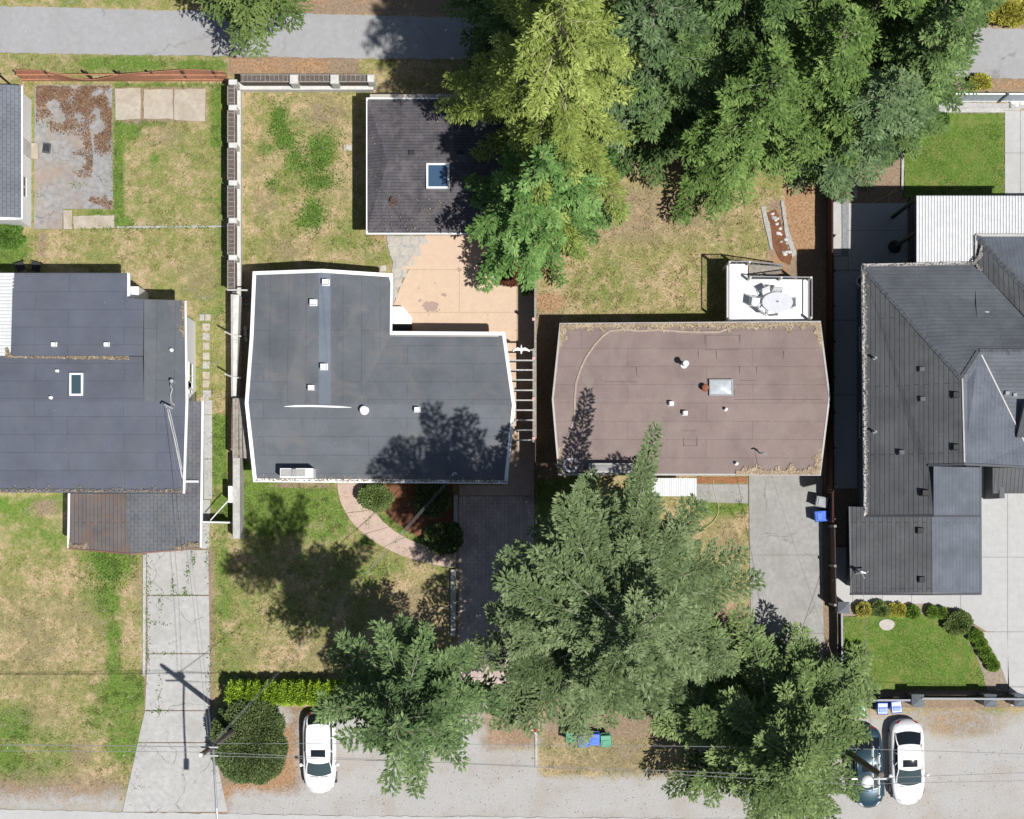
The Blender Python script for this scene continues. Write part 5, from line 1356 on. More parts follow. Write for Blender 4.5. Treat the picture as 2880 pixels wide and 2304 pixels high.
def litter_pad(n):
    x = rng.uniform(102, 314, n*4); y = rng.uniform(242, 470, n*4)
    f = .5+.22*np.sin(x*.05+y*.03)+.2*np.sin(x*.023-y*.06+1)+.2*np.sin(x*.11+1.3*np.sin(y*.05))+.15*np.sin(y*.13+x*.03)
    dens = np.clip(1.25-(y-245)/110 + np.where((x > 265), .55, 0) - np.where(x < 140, .25, 0), 0, 1)
    k = rng.random(n*4) < np.clip((f-.22)*1.25, 0, 1)*dens
    return x[k][:n], y[k][:n]
scatter('leaf_litter', 4200, lambda n: (np.concatenate([rng.uniform(600,1265,n//2), rng.uniform(1500,2180,n-n//2)]), np.concatenate([rng.uniform(1375,1900,n//2), rng.uniform(540,890,n-n//2)])), .02, .045, M['leaf_litter'], 'small fallen leaves and twigs scattered over the lawns by the conifers', 'leaf litter', .6)
# round boulder seat and turf stone in the bright lawn bed
q = G(2493,1757,.05); mb = MB(q); mb.prism([(q.x+.44*math.cos(a)*(1+.06*math.sin(3*a)), q.y+.32*math.sin(a)) for a in np.linspace(0, 2*math.pi, 22)[:-1]], 0, .12)
props(mb.build('flat_boulder', M['flag'], bevel=.03), 'flat pale boulder at the top edge of the bright front lawn', 'boulder')
scatter('leaf_litter', 26000, lambda n: litter_pad(n), .06, .055, M['leaf_litter'], 'rust brown dead leaves and moss over the upper part of the old concrete pad', 'leaf litter', .5)
scatter('leaf_litter', 2600, many((along([(250,345),(262,430),(258,500)], 60, 1.0), .7), (along([(310,590),(250,565)], 40, 1), .3)), .06, .05, M['leaf_litter'], 'thin brown leaf litter over the middle of the old concrete pad', 'leaf litter', .5)
scatter('pebbles', 260, lambda n: (rng.uniform(0,2880,n), np.where(rng.random(n)<.7, rng.uniform(2020,2300,n), rng.uniform(10,215,n))), .03, .05, M['stone_litter'], 'pale pebbles scattered over the gravel parking and the alley verge', 'pebbles', .9)
scatter('leaf_litter', 1300, lambda n: (rng.uniform(610,2880,n), rng.uniform(2090,2300,n)), .03, .032, M['leaf_litter'], 'dark leaf scraps scattered over the gravel parking strip', 'leaf litter', .5)
# ------------------------------------------------------------------ poles and cables
def sag(a, b, drop, n=18):
    a, b = Vector(a), Vector(b)
    return [a.lerp(b, i/n) - Vector((0,0,drop*4*(i/n)*(1-i/n))) for i in range(n+1)]
pa = thing('utility_pole', 'timber utility pole with a long street light arm beside the dark round bush', 'utility pole', G(676, 2041))
b0 = G(676, 2041)
mb = MB(pa.location); mb.tube([b0, b0+Vector((0,0,12.5))], .17, 12, True, .12); part(mb, 'pole', M['wood_post'], pa, smooth=False)
def at(base, h, dx=0, dy=0): return Vector((base.x+dx, base.y+dy, h))
mb = MB(pa.location); mb.tube([at(b0,9.1,0,-.1), at(b0,9.6,.15,-1.4), at(b0,9.9,.3,-3), at(b0,9.95,.4,-4.5)], .06, 8); ar = part(mb, 'lamp_arm', M['galv'], pa)
mb = MB(pa.location); mb.obox(at(b0,0,.42,-4.75), .26, .6, 9.86, 10.0); part(mb, 'lamp_head', M['grey'], ar)
mb = MB(pa.location); mb.tube([at(b0,12.5,0,0), at(b0,12.75,0,0)], .09, 10); part(mb, 'pole_cap', M['white'], pa)
for dy in (-.3, .12):
    mb = MB(pa.location); mb.tube([at(b0,10.6,-.5,dy), at(b0,10.6,.5,dy)], .05, 6); part(mb, 'bracket', M['galv'], pa)
mb = MB(pa.location); mb.cyl(at(b0,0,.22,.1), .14, 9.9, 10.5, 10); part(mb, 'splice_box', M['wire_dark'], pa)
pb = thing('utility_pole', 'timber utility pole with cross arms and a round white transformer above the dark teal car', 'utility pole', G(2349, 2092))
b1 = G(2349, 2092)
mb = MB(pb.location); mb.tube([b1, b1+Vector((0,0,12.5))], .2, 12, True, .14); part(mb, 'pole', M['wood_post'], pb)
for h, dy in ((11.9,-.1),(10.4,.05)):
    mb = MB(pb.location); mb.tube([at(b1,h,.0,-1.1+dy), at(b1,h,0,1.1+dy)], .055, 4); ca = part(mb, 'cross_arm', M['white_dirty'], pb)
    for d in (-1,-.5,.5,1):
        mb = MB(pb.location); mb.lathe(at(b1,h,0,d+dy), [(.04,h+.05),(.07,h+.1),(.05,h+.2),(.02,h+.24)], 8); part(mb, 'insulator', M['white'], ca)
mb = MB(pb.location); mb.tube([at(b1,11.3,-1.2,-.35), at(b1,11.3,.5,-.35)], .04, 6); part(mb, 'bracket', M['galv'], pb)
mb = MB(pb.location); c_ = at(b1, 11.6, -.52, -.42); mb.lathe(c_, [(.1,11.35),(.3,11.45),(.33,11.6),(.26,11.78),(.1,11.87)], 18); part(mb, 'transformer', M['white'], pb, smooth=True)
def wire(label, a, b, drop, r=.014, m='wire', g='overhead cables'):
    pts = sag(a, b, drop); mb = MB(pts[0]); mb.tube(pts, r, 5); props(mb.build('overhead_cable', M[m]), label, 'cable', g)
FAR_L, FAR_R = -34.0, 36.0
L2, R2 = P(600,2096,10.6), P(2478,2142,10.4)
hts = [(10.6, -.30, 2096, 2142, 'lower one of the two pale cables running west from the pole beside the round bush'), (11.6, .0, 2117, 2172, 'upper one of the two pale cables running west from the pole beside the round bush')]
wire('northern of two pale cables running west from the pole beside the round bush', (FAR_L, P(0,2096,10.6).y, 10.6), at(b0,10.6,0,.12), .5, .022)
wire('southern of two pale cables running west from the pole beside the round bush', (FAR_L, P(0,2116,11.6).y, 11.6), at(b0,11.6,0,0), .5)
wire('northernmost of three pale cables between the two utility poles, over the white hatchback', at(b0,10.2,0,.25), at(b1,10.4,0,1.0), .7, .013)
wire('middle of three pale cables between the two utility poles, over the white hatchback', at(b0,10.6,0,-.3), at(b1,10.4,0,-.5), .6)
wire('southernmost of three pale cables between the two utility poles, over the white hatchback', at(b0,11.6,0,0), at(b1,11.9,0,-.6), .6)
wire('northern grey cable running east over the gravel from the pole above the teal car', at(b1,10.4,0,1.0), (FAR_R, P(2880,2146,10.4).y, 10.4), .4)
wire('middle grey cable running east over the gravel from the pole above the teal car', at(b1,10.4,0,-.45), (FAR_R, P(2880,2158,10.4).y, 10.4), .4)
wire('southern grey cable running east over the gravel from the pole above the teal car', at(b1,11.9,0,-.5), (FAR_R, P(2880,2190,11.9).y, 11.9), .4, .012)
for i, (dx, lab) in enumerate(((0,'service cable from the street lamp pole to the L-shaped house, western strand'),(.18,'service cable from the street lamp pole to the L-shaped house, middle strand'),(.36,'service cable from the street lamp pole to the L-shaped house, eastern strand'))):
    wire(lab, at(b0,10.3+.15*i,dx*.4,.1), P(1272+4*i,1336,3.95), .9, .006 if i else .008, g='service cables to the houses')
wire('service cable from the street lamp pole to the slate blue roof, thicker strand', at(b0,9.8,-.1,.1), P(468,1146,5.5), .7, .010, 'wire', 'service cables to the houses')
wire('service cable from the street lamp pole to the slate blue roof, thinner strand', at(b0,9.5,.0,.1), P(474,1148,5.4), 1.0, .008, 'wire', 'service cables to the houses')
wire('service cable from the pole above the teal car to the brown roof', at(b1,10.2,0,.1), P(2150,1276,4.2), .6, .010, g='service cables to the houses')
wire('service cable from the pole above the teal car to the dark front gable', at(b1,10.2,.1,.2), P(2428,1616,3.9), .5, .010, g='service cables to the houses')

# ------------------------------------------------------------------ cars
def make_car(label, loc, rot, L, W, paint, kind, paint_roof=None, lights='glass_dome'):
    c = thing('parked_car', label, 'car', loc, rot)
    y0, y1 = -L/2, L/2
    def hw(y):
        t_ = abs(2*(y-y0)/L-1)
        return W/2*(1-t_**(8.0 if y < 0 else 4.6))**.5 if t_ < 1 else 0
    if kind == 'sedan': prof = [(0,.62),(.03,.84),(.08,1.0),(.22,1.06),(.45,1.0),(.68,1.0),(.8,.95),(.92,.84),(.97,.72),(1,.55)]; cab = (.15,.29,.56,.74); hr = 1.45
    else: prof = [(0,.6),(.02,.9),(.06,1.04),(.2,1.06),(.45,1.02),(.70,1.02),(.8,.98),(.92,.86),(.97,.74),(1,.55)]; cab = (.055,.16,.60,.75); hr = 1.5
    def zb(t_): return float(np.interp(t_, [p[0] for p in prof], [p[1] for p in prof]))
    ts = [0,.006,.02,.045,.08,.13,.2,.3,.4,.5,.6,.7,.78,.84,.89,.93,.96,.98,.994,1]
    rows = []
    for t_ in ts:
        y = y0+L*min(max(t_,.002),.998); w = hw(y); z = zb(t_)
        sx = [(-1.0,.0,.24),(-1.0,.0,.5),(-1.01,.0,.72),(-.965,1,-.08),(-.87,1,-.01),(-.6,1,.03),(-.3,1,.05),(0,1,.055)]
        row = [(w*a, y, (z*(b if b else 0)+zz) if b else min(zz, z-.02)) for a,b,zz in sx]
        rows.append(row + [(-p[0], p[1], p[2]) for p in row[:-1][::-1]])
    mb = MB(); mb.grid([r_[::-1] for r_ in rows]); mb.add(rows[0], [tuple(range(len(rows[0])))]); mb.add(rows[-1], [tuple(range(len(rows[-1])))[::-1]])
    mb.box(-W/2*.8, W/2*.8, y0+.3, y1-.3, .2, .3)
    body = part(mb, 'body', paint, c, smooth=True)
    a, b, d, e_ = [y0+L*k for k in cab]
    wb = lambda y: min(W/2*.82, hw(y)*.9)
    def cabring(u, side):    # u 0..1 along the cabin, returns base and roof points of a side
        yb = a+(e_-a)*u; yr = b+(d-b)*u
        base = (side*wb(yb)*(1-.10*(abs(2*u-1)**4)), yb, zb((yb-y0)/L)+.0)
        zr = hr-.10*(2*u-1)**2-.02
        roof_ = (side*W/2*.69*(1-.05*(2*u-1)**4), yr, zr)
        return Vector(base), Vector(roof_)
    N = 10
    for side, nm in ((-1,'side_window'),(1,'side_window')):
        rws = []
        for k in range(N+1):
            p, q = cabring(k/N, side); rws.append([p, p.lerp(q,.5)+Vector((side*.035,0,.0)), q])
        m2 = MB(); m2.grid(rws if side > 0 else [r_[::-1] for r_ in rws]); part(m2, nm, M['glass_dark'], c, smooth=True)
        m3 = MB()
        for u in (0,.36,.66,1.0):
            p, q = cabring(u, side); o_ = Vector((side*.012,0,.004)); m3.tube([p+o_, p.lerp(q,.5)+o_+Vector((side*.035,0,0)), q+o_], .035 if u in (0,1.0) else .025, 6)
        m3.tube([cabring(k/N, side)[1]+Vector((side*.01,0,0)) for k in range(N+1)], .035, 6)
        part(m3, 'pillar', paint, c, smooth=True)
        m4 = MB(); y_ = a+(e_-a)*.86; x_ = side*(hw(y_)+.10); m4.lathe((x_, y_-.05), [(.02,.95),(.09,.98),(.11,1.04),(.09,1.1),(.02,1.13)], 10); m4.tube([(side*hw(y_)*.93,y_,.98),(x_,y_-.03,1.02)], .03, 6); part(m4, 'mirror', paint, c, smooth=True)
    def cross(u, bow):
        p, q = cabring(u, -1); p2, q2 = cabring(u, 1); rws = []
        for j in range(5):
            f = j/4; l_, r_ = p.lerp(q, f), p2.lerp(q2, f); row = []
            for k in range(9):
                s_ = k/8; v = l_.lerp(r_, s_); bw = 4*s_*(1-s_)
                row.append(v+Vector((0, bow*bw*(1-.45*f), .045*bw*f+.02*bw)))
            rws.append(row)
        return rws
    ws_ = cross(1.0, .18); m2 = MB(); m2.grid(ws_); part(m2, 'windscreen', M['glass_screen'], c, smooth=True)
    rw_ = cross(0.0, -.14); m2 = MB(); m2.grid([r_[::-1] for r_ in rw_]); part(m2, 'rear_window', M['glass_dark'], c, smooth=True)
    rows = [[Vector(v) for v in rw_[-1]]]
    for k in range(1, N):
        _, q = cabring(k/N, -1); _, q2 = cabring(k/N, 1)
        rows.append([q.lerp(q2, s_/8)+Vector((0, (-.077*(1-k/N)+.1*(k/N))*4*(s_/8)*(1-s_/8), .065*4*(s_/8)*(1-s_/8))) for s_ in range(9)])
    rows.append([Vector(v) for v in ws_[-1]])
    m2 = MB(); m2.grid(rows); rf = part(m2, 'roof', paint_roof or paint, c, smooth=True)
    ys_ = b+(d-b)*.76; m2 = MB(); m2.grid([[(x, ys_+yy, hr+.052-.03*(x/.4)**2-.1*((2*((ys_+yy)-b)/(d-b)-1)**2)*.75) for x in (-.4,-.2,0,.2,.4)] for yy in (-.2,-.07,.07,.2)]); part(m2, 'sunroof', M['glass_dark'], rf, smooth=True)
    for side in (-1,1):
        for yy in (y0+L*.19, y0+L*.81):
            x_ = side*(W/2-.11); m2 = MB(); m2.tube([(x_-side*.1,yy,.32),(x_+side*.1,yy,.32)], .32, 20); wh = part(m2, 'wheel', M['rubber'], c)
            m2 = MB(); m2.tube([(x_+side*.08,yy,.32),(x_+side*.108,yy,.32)], .2, 14); part(m2, 'rim', M['galv'], wh)
        yf = y1-.34; m2 = MB(); m2.grid([[(side*hw(y)*f, y, zb((y-y0)/L)*1.0+dz) for f, dz in ((.70,.028),(.82,.018),(.93,-.03))][::side] for y in (yf-.02, yf+.1, yf+.2)]); part(m2, 'headlight', M['lamp_lens'], c, smooth=True)
        yr_ = y0+.12; m2 = MB(); m2.grid([[(side*hw(y)*f, y, zb((y-y0)/L)+dz) for f, dz in ((.72,.02),(.84,.012),(.97,-.06))][::side] for y in (yr_-.06, yr_+.02, yr_+.1)]); part(m2, 'tail_light', M['red'], c, smooth=True)
    m2 = MB(); m2.tube([(-.55,a+(e_-a)*.985+.17,zb(.74)+.05),(-.1,a+(e_-a)*.985+.24,zb(.74)+.07)], .012, 4); m2.tube([(.05,a+(e_-a)*.985+.24,zb(.74)+.07),(.5,a+(e_-a)*.985+.18,zb(.74)+.05)], .012, 4); part(m2, 'wiper', M['black_matte'], c)
    return c
M['car_white'] = NT('white_car_paint').pbr((.80,.80,.80), .3, spec=.5, coat=.5)
M['car_teal'] = NT('dark_teal_car_paint').pbr((.035,.075,.10), .25, spec=.5, metal=.35, coat=.8)
M['lamp_lens'] = NT('headlamp_lens').pbr((.55,.57,.58), .12, spec=.6)
M['glass_screen'] = NT('windscreen_glass').pbr((.05,.075,.08), .08, spec=.55)
q = P(898, 2117, .9); q.z = .0
make_car('white hatchback with a sunroof parked beside the dark round bush', q, R(180.5), 4.58, 1.82, M['car_white'], 'hatch')
q = P(2554, 2145, .9); q.z = .0
make_car('white sedan with a sunroof parked beside the dark teal car', q, R(181.5), 4.75, 1.84, M['car_white'], 'sedan')
q = P(2440, 2158, .9); q.z = .0
make_car('dark teal sedan half under the fir branches', q, R(184), 4.6, 1.80, M['car_teal'], 'sedan')

# ------------------------------------------------------------------ plants
def leaf_cloud(pts, dirs, size, aspect, jitter, seed, c, upj=.45):
    r = np.random.default_rng(seed); n = len(pts)
    d = dirs + r.normal(0, jitter, (n, 3)); d /= np.linalg.norm(d, axis=1, keepdims=True)+1e-9
    up = np.tile([0, 0, 1.0], (n, 1)) + r.normal(0, upj, (n, 3))
    s_ = np.cross(d, up); s_ /= np.linalg.norm(s_, axis=1, keepdims=True)+1e-9
    l = size*r.uniform(.6, 1.4, n)[:, None]; w = l*aspect
    v = np.stack([pts, pts+d*l*.45+s_*w*.5, pts+d*l, pts+d*l*.45-s_*w*.5], 1).reshape(-1, 3)
    return v, np.arange(4*n).reshape(-1, 4), np.repeat(np.clip(c, 0, 1), 4)

def bush(name, label, cat, px, py, rx, ry, h, n, size, mat, seed, lumps=7, group=None, trunk=True, z0=.0, aspect=.45, tidy=True):
    r = np.random.default_rng(seed); b = G(px, py)
    root = thing(name, label, cat, b, 0, group)
    cl = r.normal(0, 1, (lumps*3, 3)); cl /= np.linalg.norm(cl, axis=1, keepdims=True); cl[:, 2] = np.abs(cl[:, 2])
    d = r.normal(0, 1, (n, 3)); d /= np.linalg.norm(d, axis=1, keepdims=True); d[:, 2] = np.where(d[:, 2] < -.25, -d[:, 2], d[:, 2])
    k = (d@cl.T).max(1); rad = ((.78+.34*np.clip((k-.7)/.3, 0, 1)) if tidy else (.5+.75*np.clip((k-.72)/.28, 0, 1)))*r.uniform(.5, 1.0, n)**.35
    p = d*np.array([rx/S, ry/S, h*.55])*rad[:, None] + np.array([0, 0, h*.45+z0])
    p[:, 2] = np.maximum(p[:, 2], .03)
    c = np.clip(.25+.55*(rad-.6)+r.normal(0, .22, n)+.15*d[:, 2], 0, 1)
    v, q, cc = leaf_cloud(p, d+np.array([0, 0, .25]), size, aspect, .5, seed+1, c)
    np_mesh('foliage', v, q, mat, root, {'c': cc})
    mb = MB(b)
    for a in range(5):
        an = a*1.256+seed; mb.tube([b, b+Vector((.3*rx/S*math.cos(an), .3*ry/S*math.sin(an), h*.4)), b+Vector((.65*rx/S*math.cos(an+.2), .65*ry/S*math.sin(an+.2), h*.7))], .03+.01*h, 5, True, .012)
    part(mb, 'stem', M['bark'], root)
    return root
F = {
 'spruce': foliage('blue_grey_spruce', (.026,.044,.014), (.108,.155,.062), (.26,.32,.16)),
 'fir': foliage('green_fir', (.022,.042,.014), (.095,.155,.056), (.25,.335,.14)),
 'fir_pale': foliage('pale_green_fir', (.028,.050,.015), (.125,.188,.062), (.30,.38,.15)),
 'fir_dark': foliage('deep_green_fir', (.020,.040,.012), (.088,.150,.044), (.225,.32,.11)),
 'fir_mid': foliage('mid_green_fir', (.024,.046,.010), (.105,.178,.042), (.26,.37,.11)),
 'fir_blue': foliage('bluish_fir', (.020,.040,.014), (.094,.152,.062), (.23,.315,.15)),
 'fir_bright': foliage('bright_green_fir', (.020,.054,.010), (.105,.205,.050), (.255,.395,.13)),
 'cedar': foliage('yellow_green_cedar', (.046,.064,.010), (.195,.25,.052), (.44,.51,.15)),
 'broad': foliage('green_broad_tree', (.05,.09,.02), (.11,.17,.045), (.22,.28,.09)),
 'hedge': foliage('yellow_green_hedge', (.11,.20,.014), (.28,.43,.035), (.49,.62,.10)),
 'dark_bush': foliage('dark_green_bush', (.04,.06,.022), (.092,.135,.048), (.18,.235,.085)),
 'shrub': foliage('mid_green_shrub', (.05,.085,.025), (.12,.18,.05), (.24,.3,.11)),
 'yellow': foliage('yellow_shrub', (.15,.16,.02), (.34,.33,.05), (.55,.5,.12)),
 'red': foliage('dark_red_maple', (.05,.018,.012), (.12,.045,.025), (.25,.10,.05)),
 'box': foliage('clipped_box', (.05,.10,.015), (.12,.22,.03), (.24,.34,.07)),
 'weed': foliage('weed_leaves', (.04,.10,.015), (.09,.19,.03), (.19,.29,.07)),
}
bush('round_bush', 'large dark green round bush under the street lamp pole', 'bush', 716, 2074, 92, 100, 2.9, 30000, .15, F['dark_bush'], 11, 12, aspect=.4, tidy=False)
def hedge(label, x0, x1, y0, y1, h, n):
    b = G((x0+x1)/2, (y0+y1)/2); root = thing('hedge', label, 'hedge', b); r = np.random.default_rng(3)
    X = (x1-x0)/S; Y = (y1-y0)/S
    side = r.random(n); u = r.uniform(-.5, .5, n)
    nb = 15; bul = .58+.42*np.abs(np.sin((u+.5)*nb*np.pi+.5*np.sin(u*40)+r.normal(0,.1,n)))
    th = r.uniform(-.25*np.pi, 1.25*np.pi, n)
    yy = np.cos(th); zz = np.sin(th)
    se = 1/np.maximum(np.abs(yy), np.abs(zz))**.5
    k = r.uniform(.75, 1.0, n)*bul
    p = np.stack([u*X, yy*se*Y*.5*k, h*.5+zz*se*h*.5*np.minimum(k+.08,1)], -1)
    p[:, 2] = np.clip(p[:, 2]+.08*np.sin(p[:, 0]*5)+.05*np.sin(p[:, 0]*13), .02, h*1.08)
    e_ = np.abs(u) > .485; p[e_, 1] *= r.uniform(.2, 1, e_.sum())
    d = np.stack([r.normal(0,.3,n), yy, zz+.5], -1)
    v, q, cc = leaf_cloud(p, d, .16, .4, .45, 5, np.clip(.2+.5*(bul-.6)/.4*.8+r.normal(0,.2,n), 0, 1))
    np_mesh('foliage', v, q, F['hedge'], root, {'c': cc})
    mb = MB(b)
    for i in range(12): mb.tube([G(x0+12+(x1-x0-24)*i/11, (y0+y1)/2), G(x0+12+(x1-x0-24)*i/11+3, (y0+y1)/2, h*.8)], .04, 5, True, .015)
    part(mb, 'stem', M['bark'], root)
hedge('yellow green clipped hedge along the street side of the middle front lawn', 648, 1010, 1912, 1976, 1.95, 34000)
for i, (x, y, rx, ry, h, mt, lab) in enumerate(((1058,1398,36,30,1.3,'shrub','green shrub at the corner between the curved walk and the L-shaped house'),(1214,1402,40,38,1.4,'dark_bush','rounded dark shrub in the mulch bed against the L-shaped house'),(1250,1512,42,36,1.2,'dark_bush','rounded shrub at the southeastern end of the mulch bed, by the paver drive'))):
    bush('garden_shrub', lab, 'shrub', x, y, rx*1.12, ry*1.12, h, 5200, .15, F[mt], 20+i, 5, tidy=False)
bush('red_maple', 'dark red leaved maple in the patio corner planter', 'shrub', 1434, 776, 32, 28, 1.0, 4200, .14, F['red'], 31, 7)
bush('garden_shrub', 'bright green shrub at the picture edge below the white outbuilding', 'shrub', 24, 668, 46, 30, 1.2, 4200, .16, F['weed'], 33, 5, tidy=False)
bush('yellow_shrub', 'yellow green shrub across the alley in the top corner', 'shrub', 2822, 48, 46, 34, 1.2, 5200, .17, F['yellow'], 34, 6, tidy=False)
bush('yellow_shrub', 'yellow and rust tinted shrub across the alley at the picture edge', 'shrub', 2886, 40, 26, 30, 1.0, 3000, .17, F['yellow'], 35, 5, tidy=False)
bush('yellow_shrub', 'small yellow green shrub on the verge above the vinyl fence', 'shrub', 2752, 238, 26, 20, .7, 2000, .14, F['yellow'], 36, 5, tidy=False)
bush('garden_shrub', 'small leafy plant in the corner soil bed by the vinyl fence', 'shrub', 2650, 340, 14, 16, .6, 900, .13, F['weed'], 37, 5)
fb = [(2424,1714,17,16,.8,'yellow','yellow green shrub at the western end of the front bed'),(2472,1712,24,17,.8,'shrub','loose green shrub second from the west in the front bed'),(2503,1714,13,14,.6,'yellow','small yellow green shrub just west of the clipped round bush'),(2528,1716,13,15,.6,'yellow','small golden shrub beside the westernmost clipped round bush'),(2563,1720,17,17,.75,'box','clipped round bush in the top of the front bed, westernmost of three'),(2617,1720,14,16,.7,'box','clipped round bush in the top of the front bed, middle one of three'),(2644,1723,13,14,.65,'box','clipped round bush in the top of the front bed, easternmost of three'),(2688,1750,33,28,.9,'shrub','wide loose reddish green shrub at the bend of the front bed'),
 (2738,1786,19,16,.75,'box','clipped round bush, northernmost of the five down the curved bed'),(2752,1808,16,15,.7,'box','clipped round bush, second from the north in the curved bed'),(2764,1832,16,15,.7,'box','clipped round bush, middle one of the five in the curved bed'),(2778,1852,15,14,.7,'box','clipped round bush, fourth from the north in the curved bed'),(2788,1870,15,14,.7,'box','clipped round bush, southernmost of the five down the curved bed')]
for i, (x, y, rx, ry, h, mt, lab) in enumerate(fb):
    bush('garden_shrub', lab, 'shrub', x, y, rx, ry, h, int(2600*rx/16), .10 if mt == 'box' else .12, F[mt], 50+i, 9 if mt == 'box' else 5, 'shrubs in the front bed', tidy=(mt == 'box'))
# weed clumps in the middle back lawn (uncountable ground cover)
wn = 3600; wr = np.random.default_rng(12)
cl = np.array([(785,335,22,40),(800,395,26,30),(830,440,22,24),(860,466,24,18),(905,420,34,40),(900,455,24,26),(880,588,28,28),(872,622,32,24),(768,515,20,16),(900,510,44,20),(300,1590,40,50)])
k_ = wr.choice(len(cl), wn, p=(cl[:,2]*cl[:,3])/(cl[:,2]*cl[:,3]).sum()); xx = cl[k_,0]+wr.normal(0,.8,wn)*cl[k_,2]; yy = cl[k_,1]+wr.normal(0,.8,wn)*cl[k_,3]
pp = np.stack([(xx-NX)/S, (NY-yy)/S, wr.uniform(.0,.12,wn)], -1)
v, q, cc = leaf_cloud(pp, np.stack([wr.normal(0,1,wn), wr.normal(0,1,wn), wr.uniform(.1,.9,wn)], -1), .11, .4, .2, 13, np.clip(wr.normal(.5,.25,wn),0,1))
props(np_mesh('weeds', v, q, F['weed'], None, {'c': cc}), 'dark green weeds in clumps over the dry back and front lawns', 'weeds', kind='stuff')

cd = []
for (x, y, n, sx, sy) in ((545,1573,60,4,10),(529,1610,50,4,12),(487,1646,40,4,12),(451,1694,44,4,14),(521,1662,40,4,8),(500,1674,50,40,2),(450,1752,36,18,3),(418,1640,90,4,34),(417,1830,70,4,40),(415,1730,60,4,30),(584,1560,60,3,40),(470,1838,30,40,2),(440,2000,40,18,2),(449,1950,36,3,26),(590,1900,60,3,60),(216,520,40,12,5),(110,540,24,8,10),(130,350,26,10,6),(320,450,120,5,90),(350,645,90,60,3),(520,640,90,70,3)):
    cd.append(np.stack([wr.normal(x, sx, n), wr.normal(y, sy, n)], -1))
cd = np.concatenate(cd); wn = len(cd)
pp = np.stack([(cd[:,0]-NX)/S, (NY-cd[:,1])/S, wr.uniform(.05,.13,wn)], -1)
v, q, cc = leaf_cloud(pp, np.stack([wr.normal(0,1,wn), wr.normal(0,1,wn), wr.uniform(.1,.7,wn)], -1), .10, .4, .2, 15, np.clip(wr.normal(.55,.25,wn),0,1))
props(np_mesh('weeds', v, q, F['weed'], None, {'c': cc}), 'small green weeds growing in the cracks and edges of the left drive and pad', 'weeds', kind='stuff')
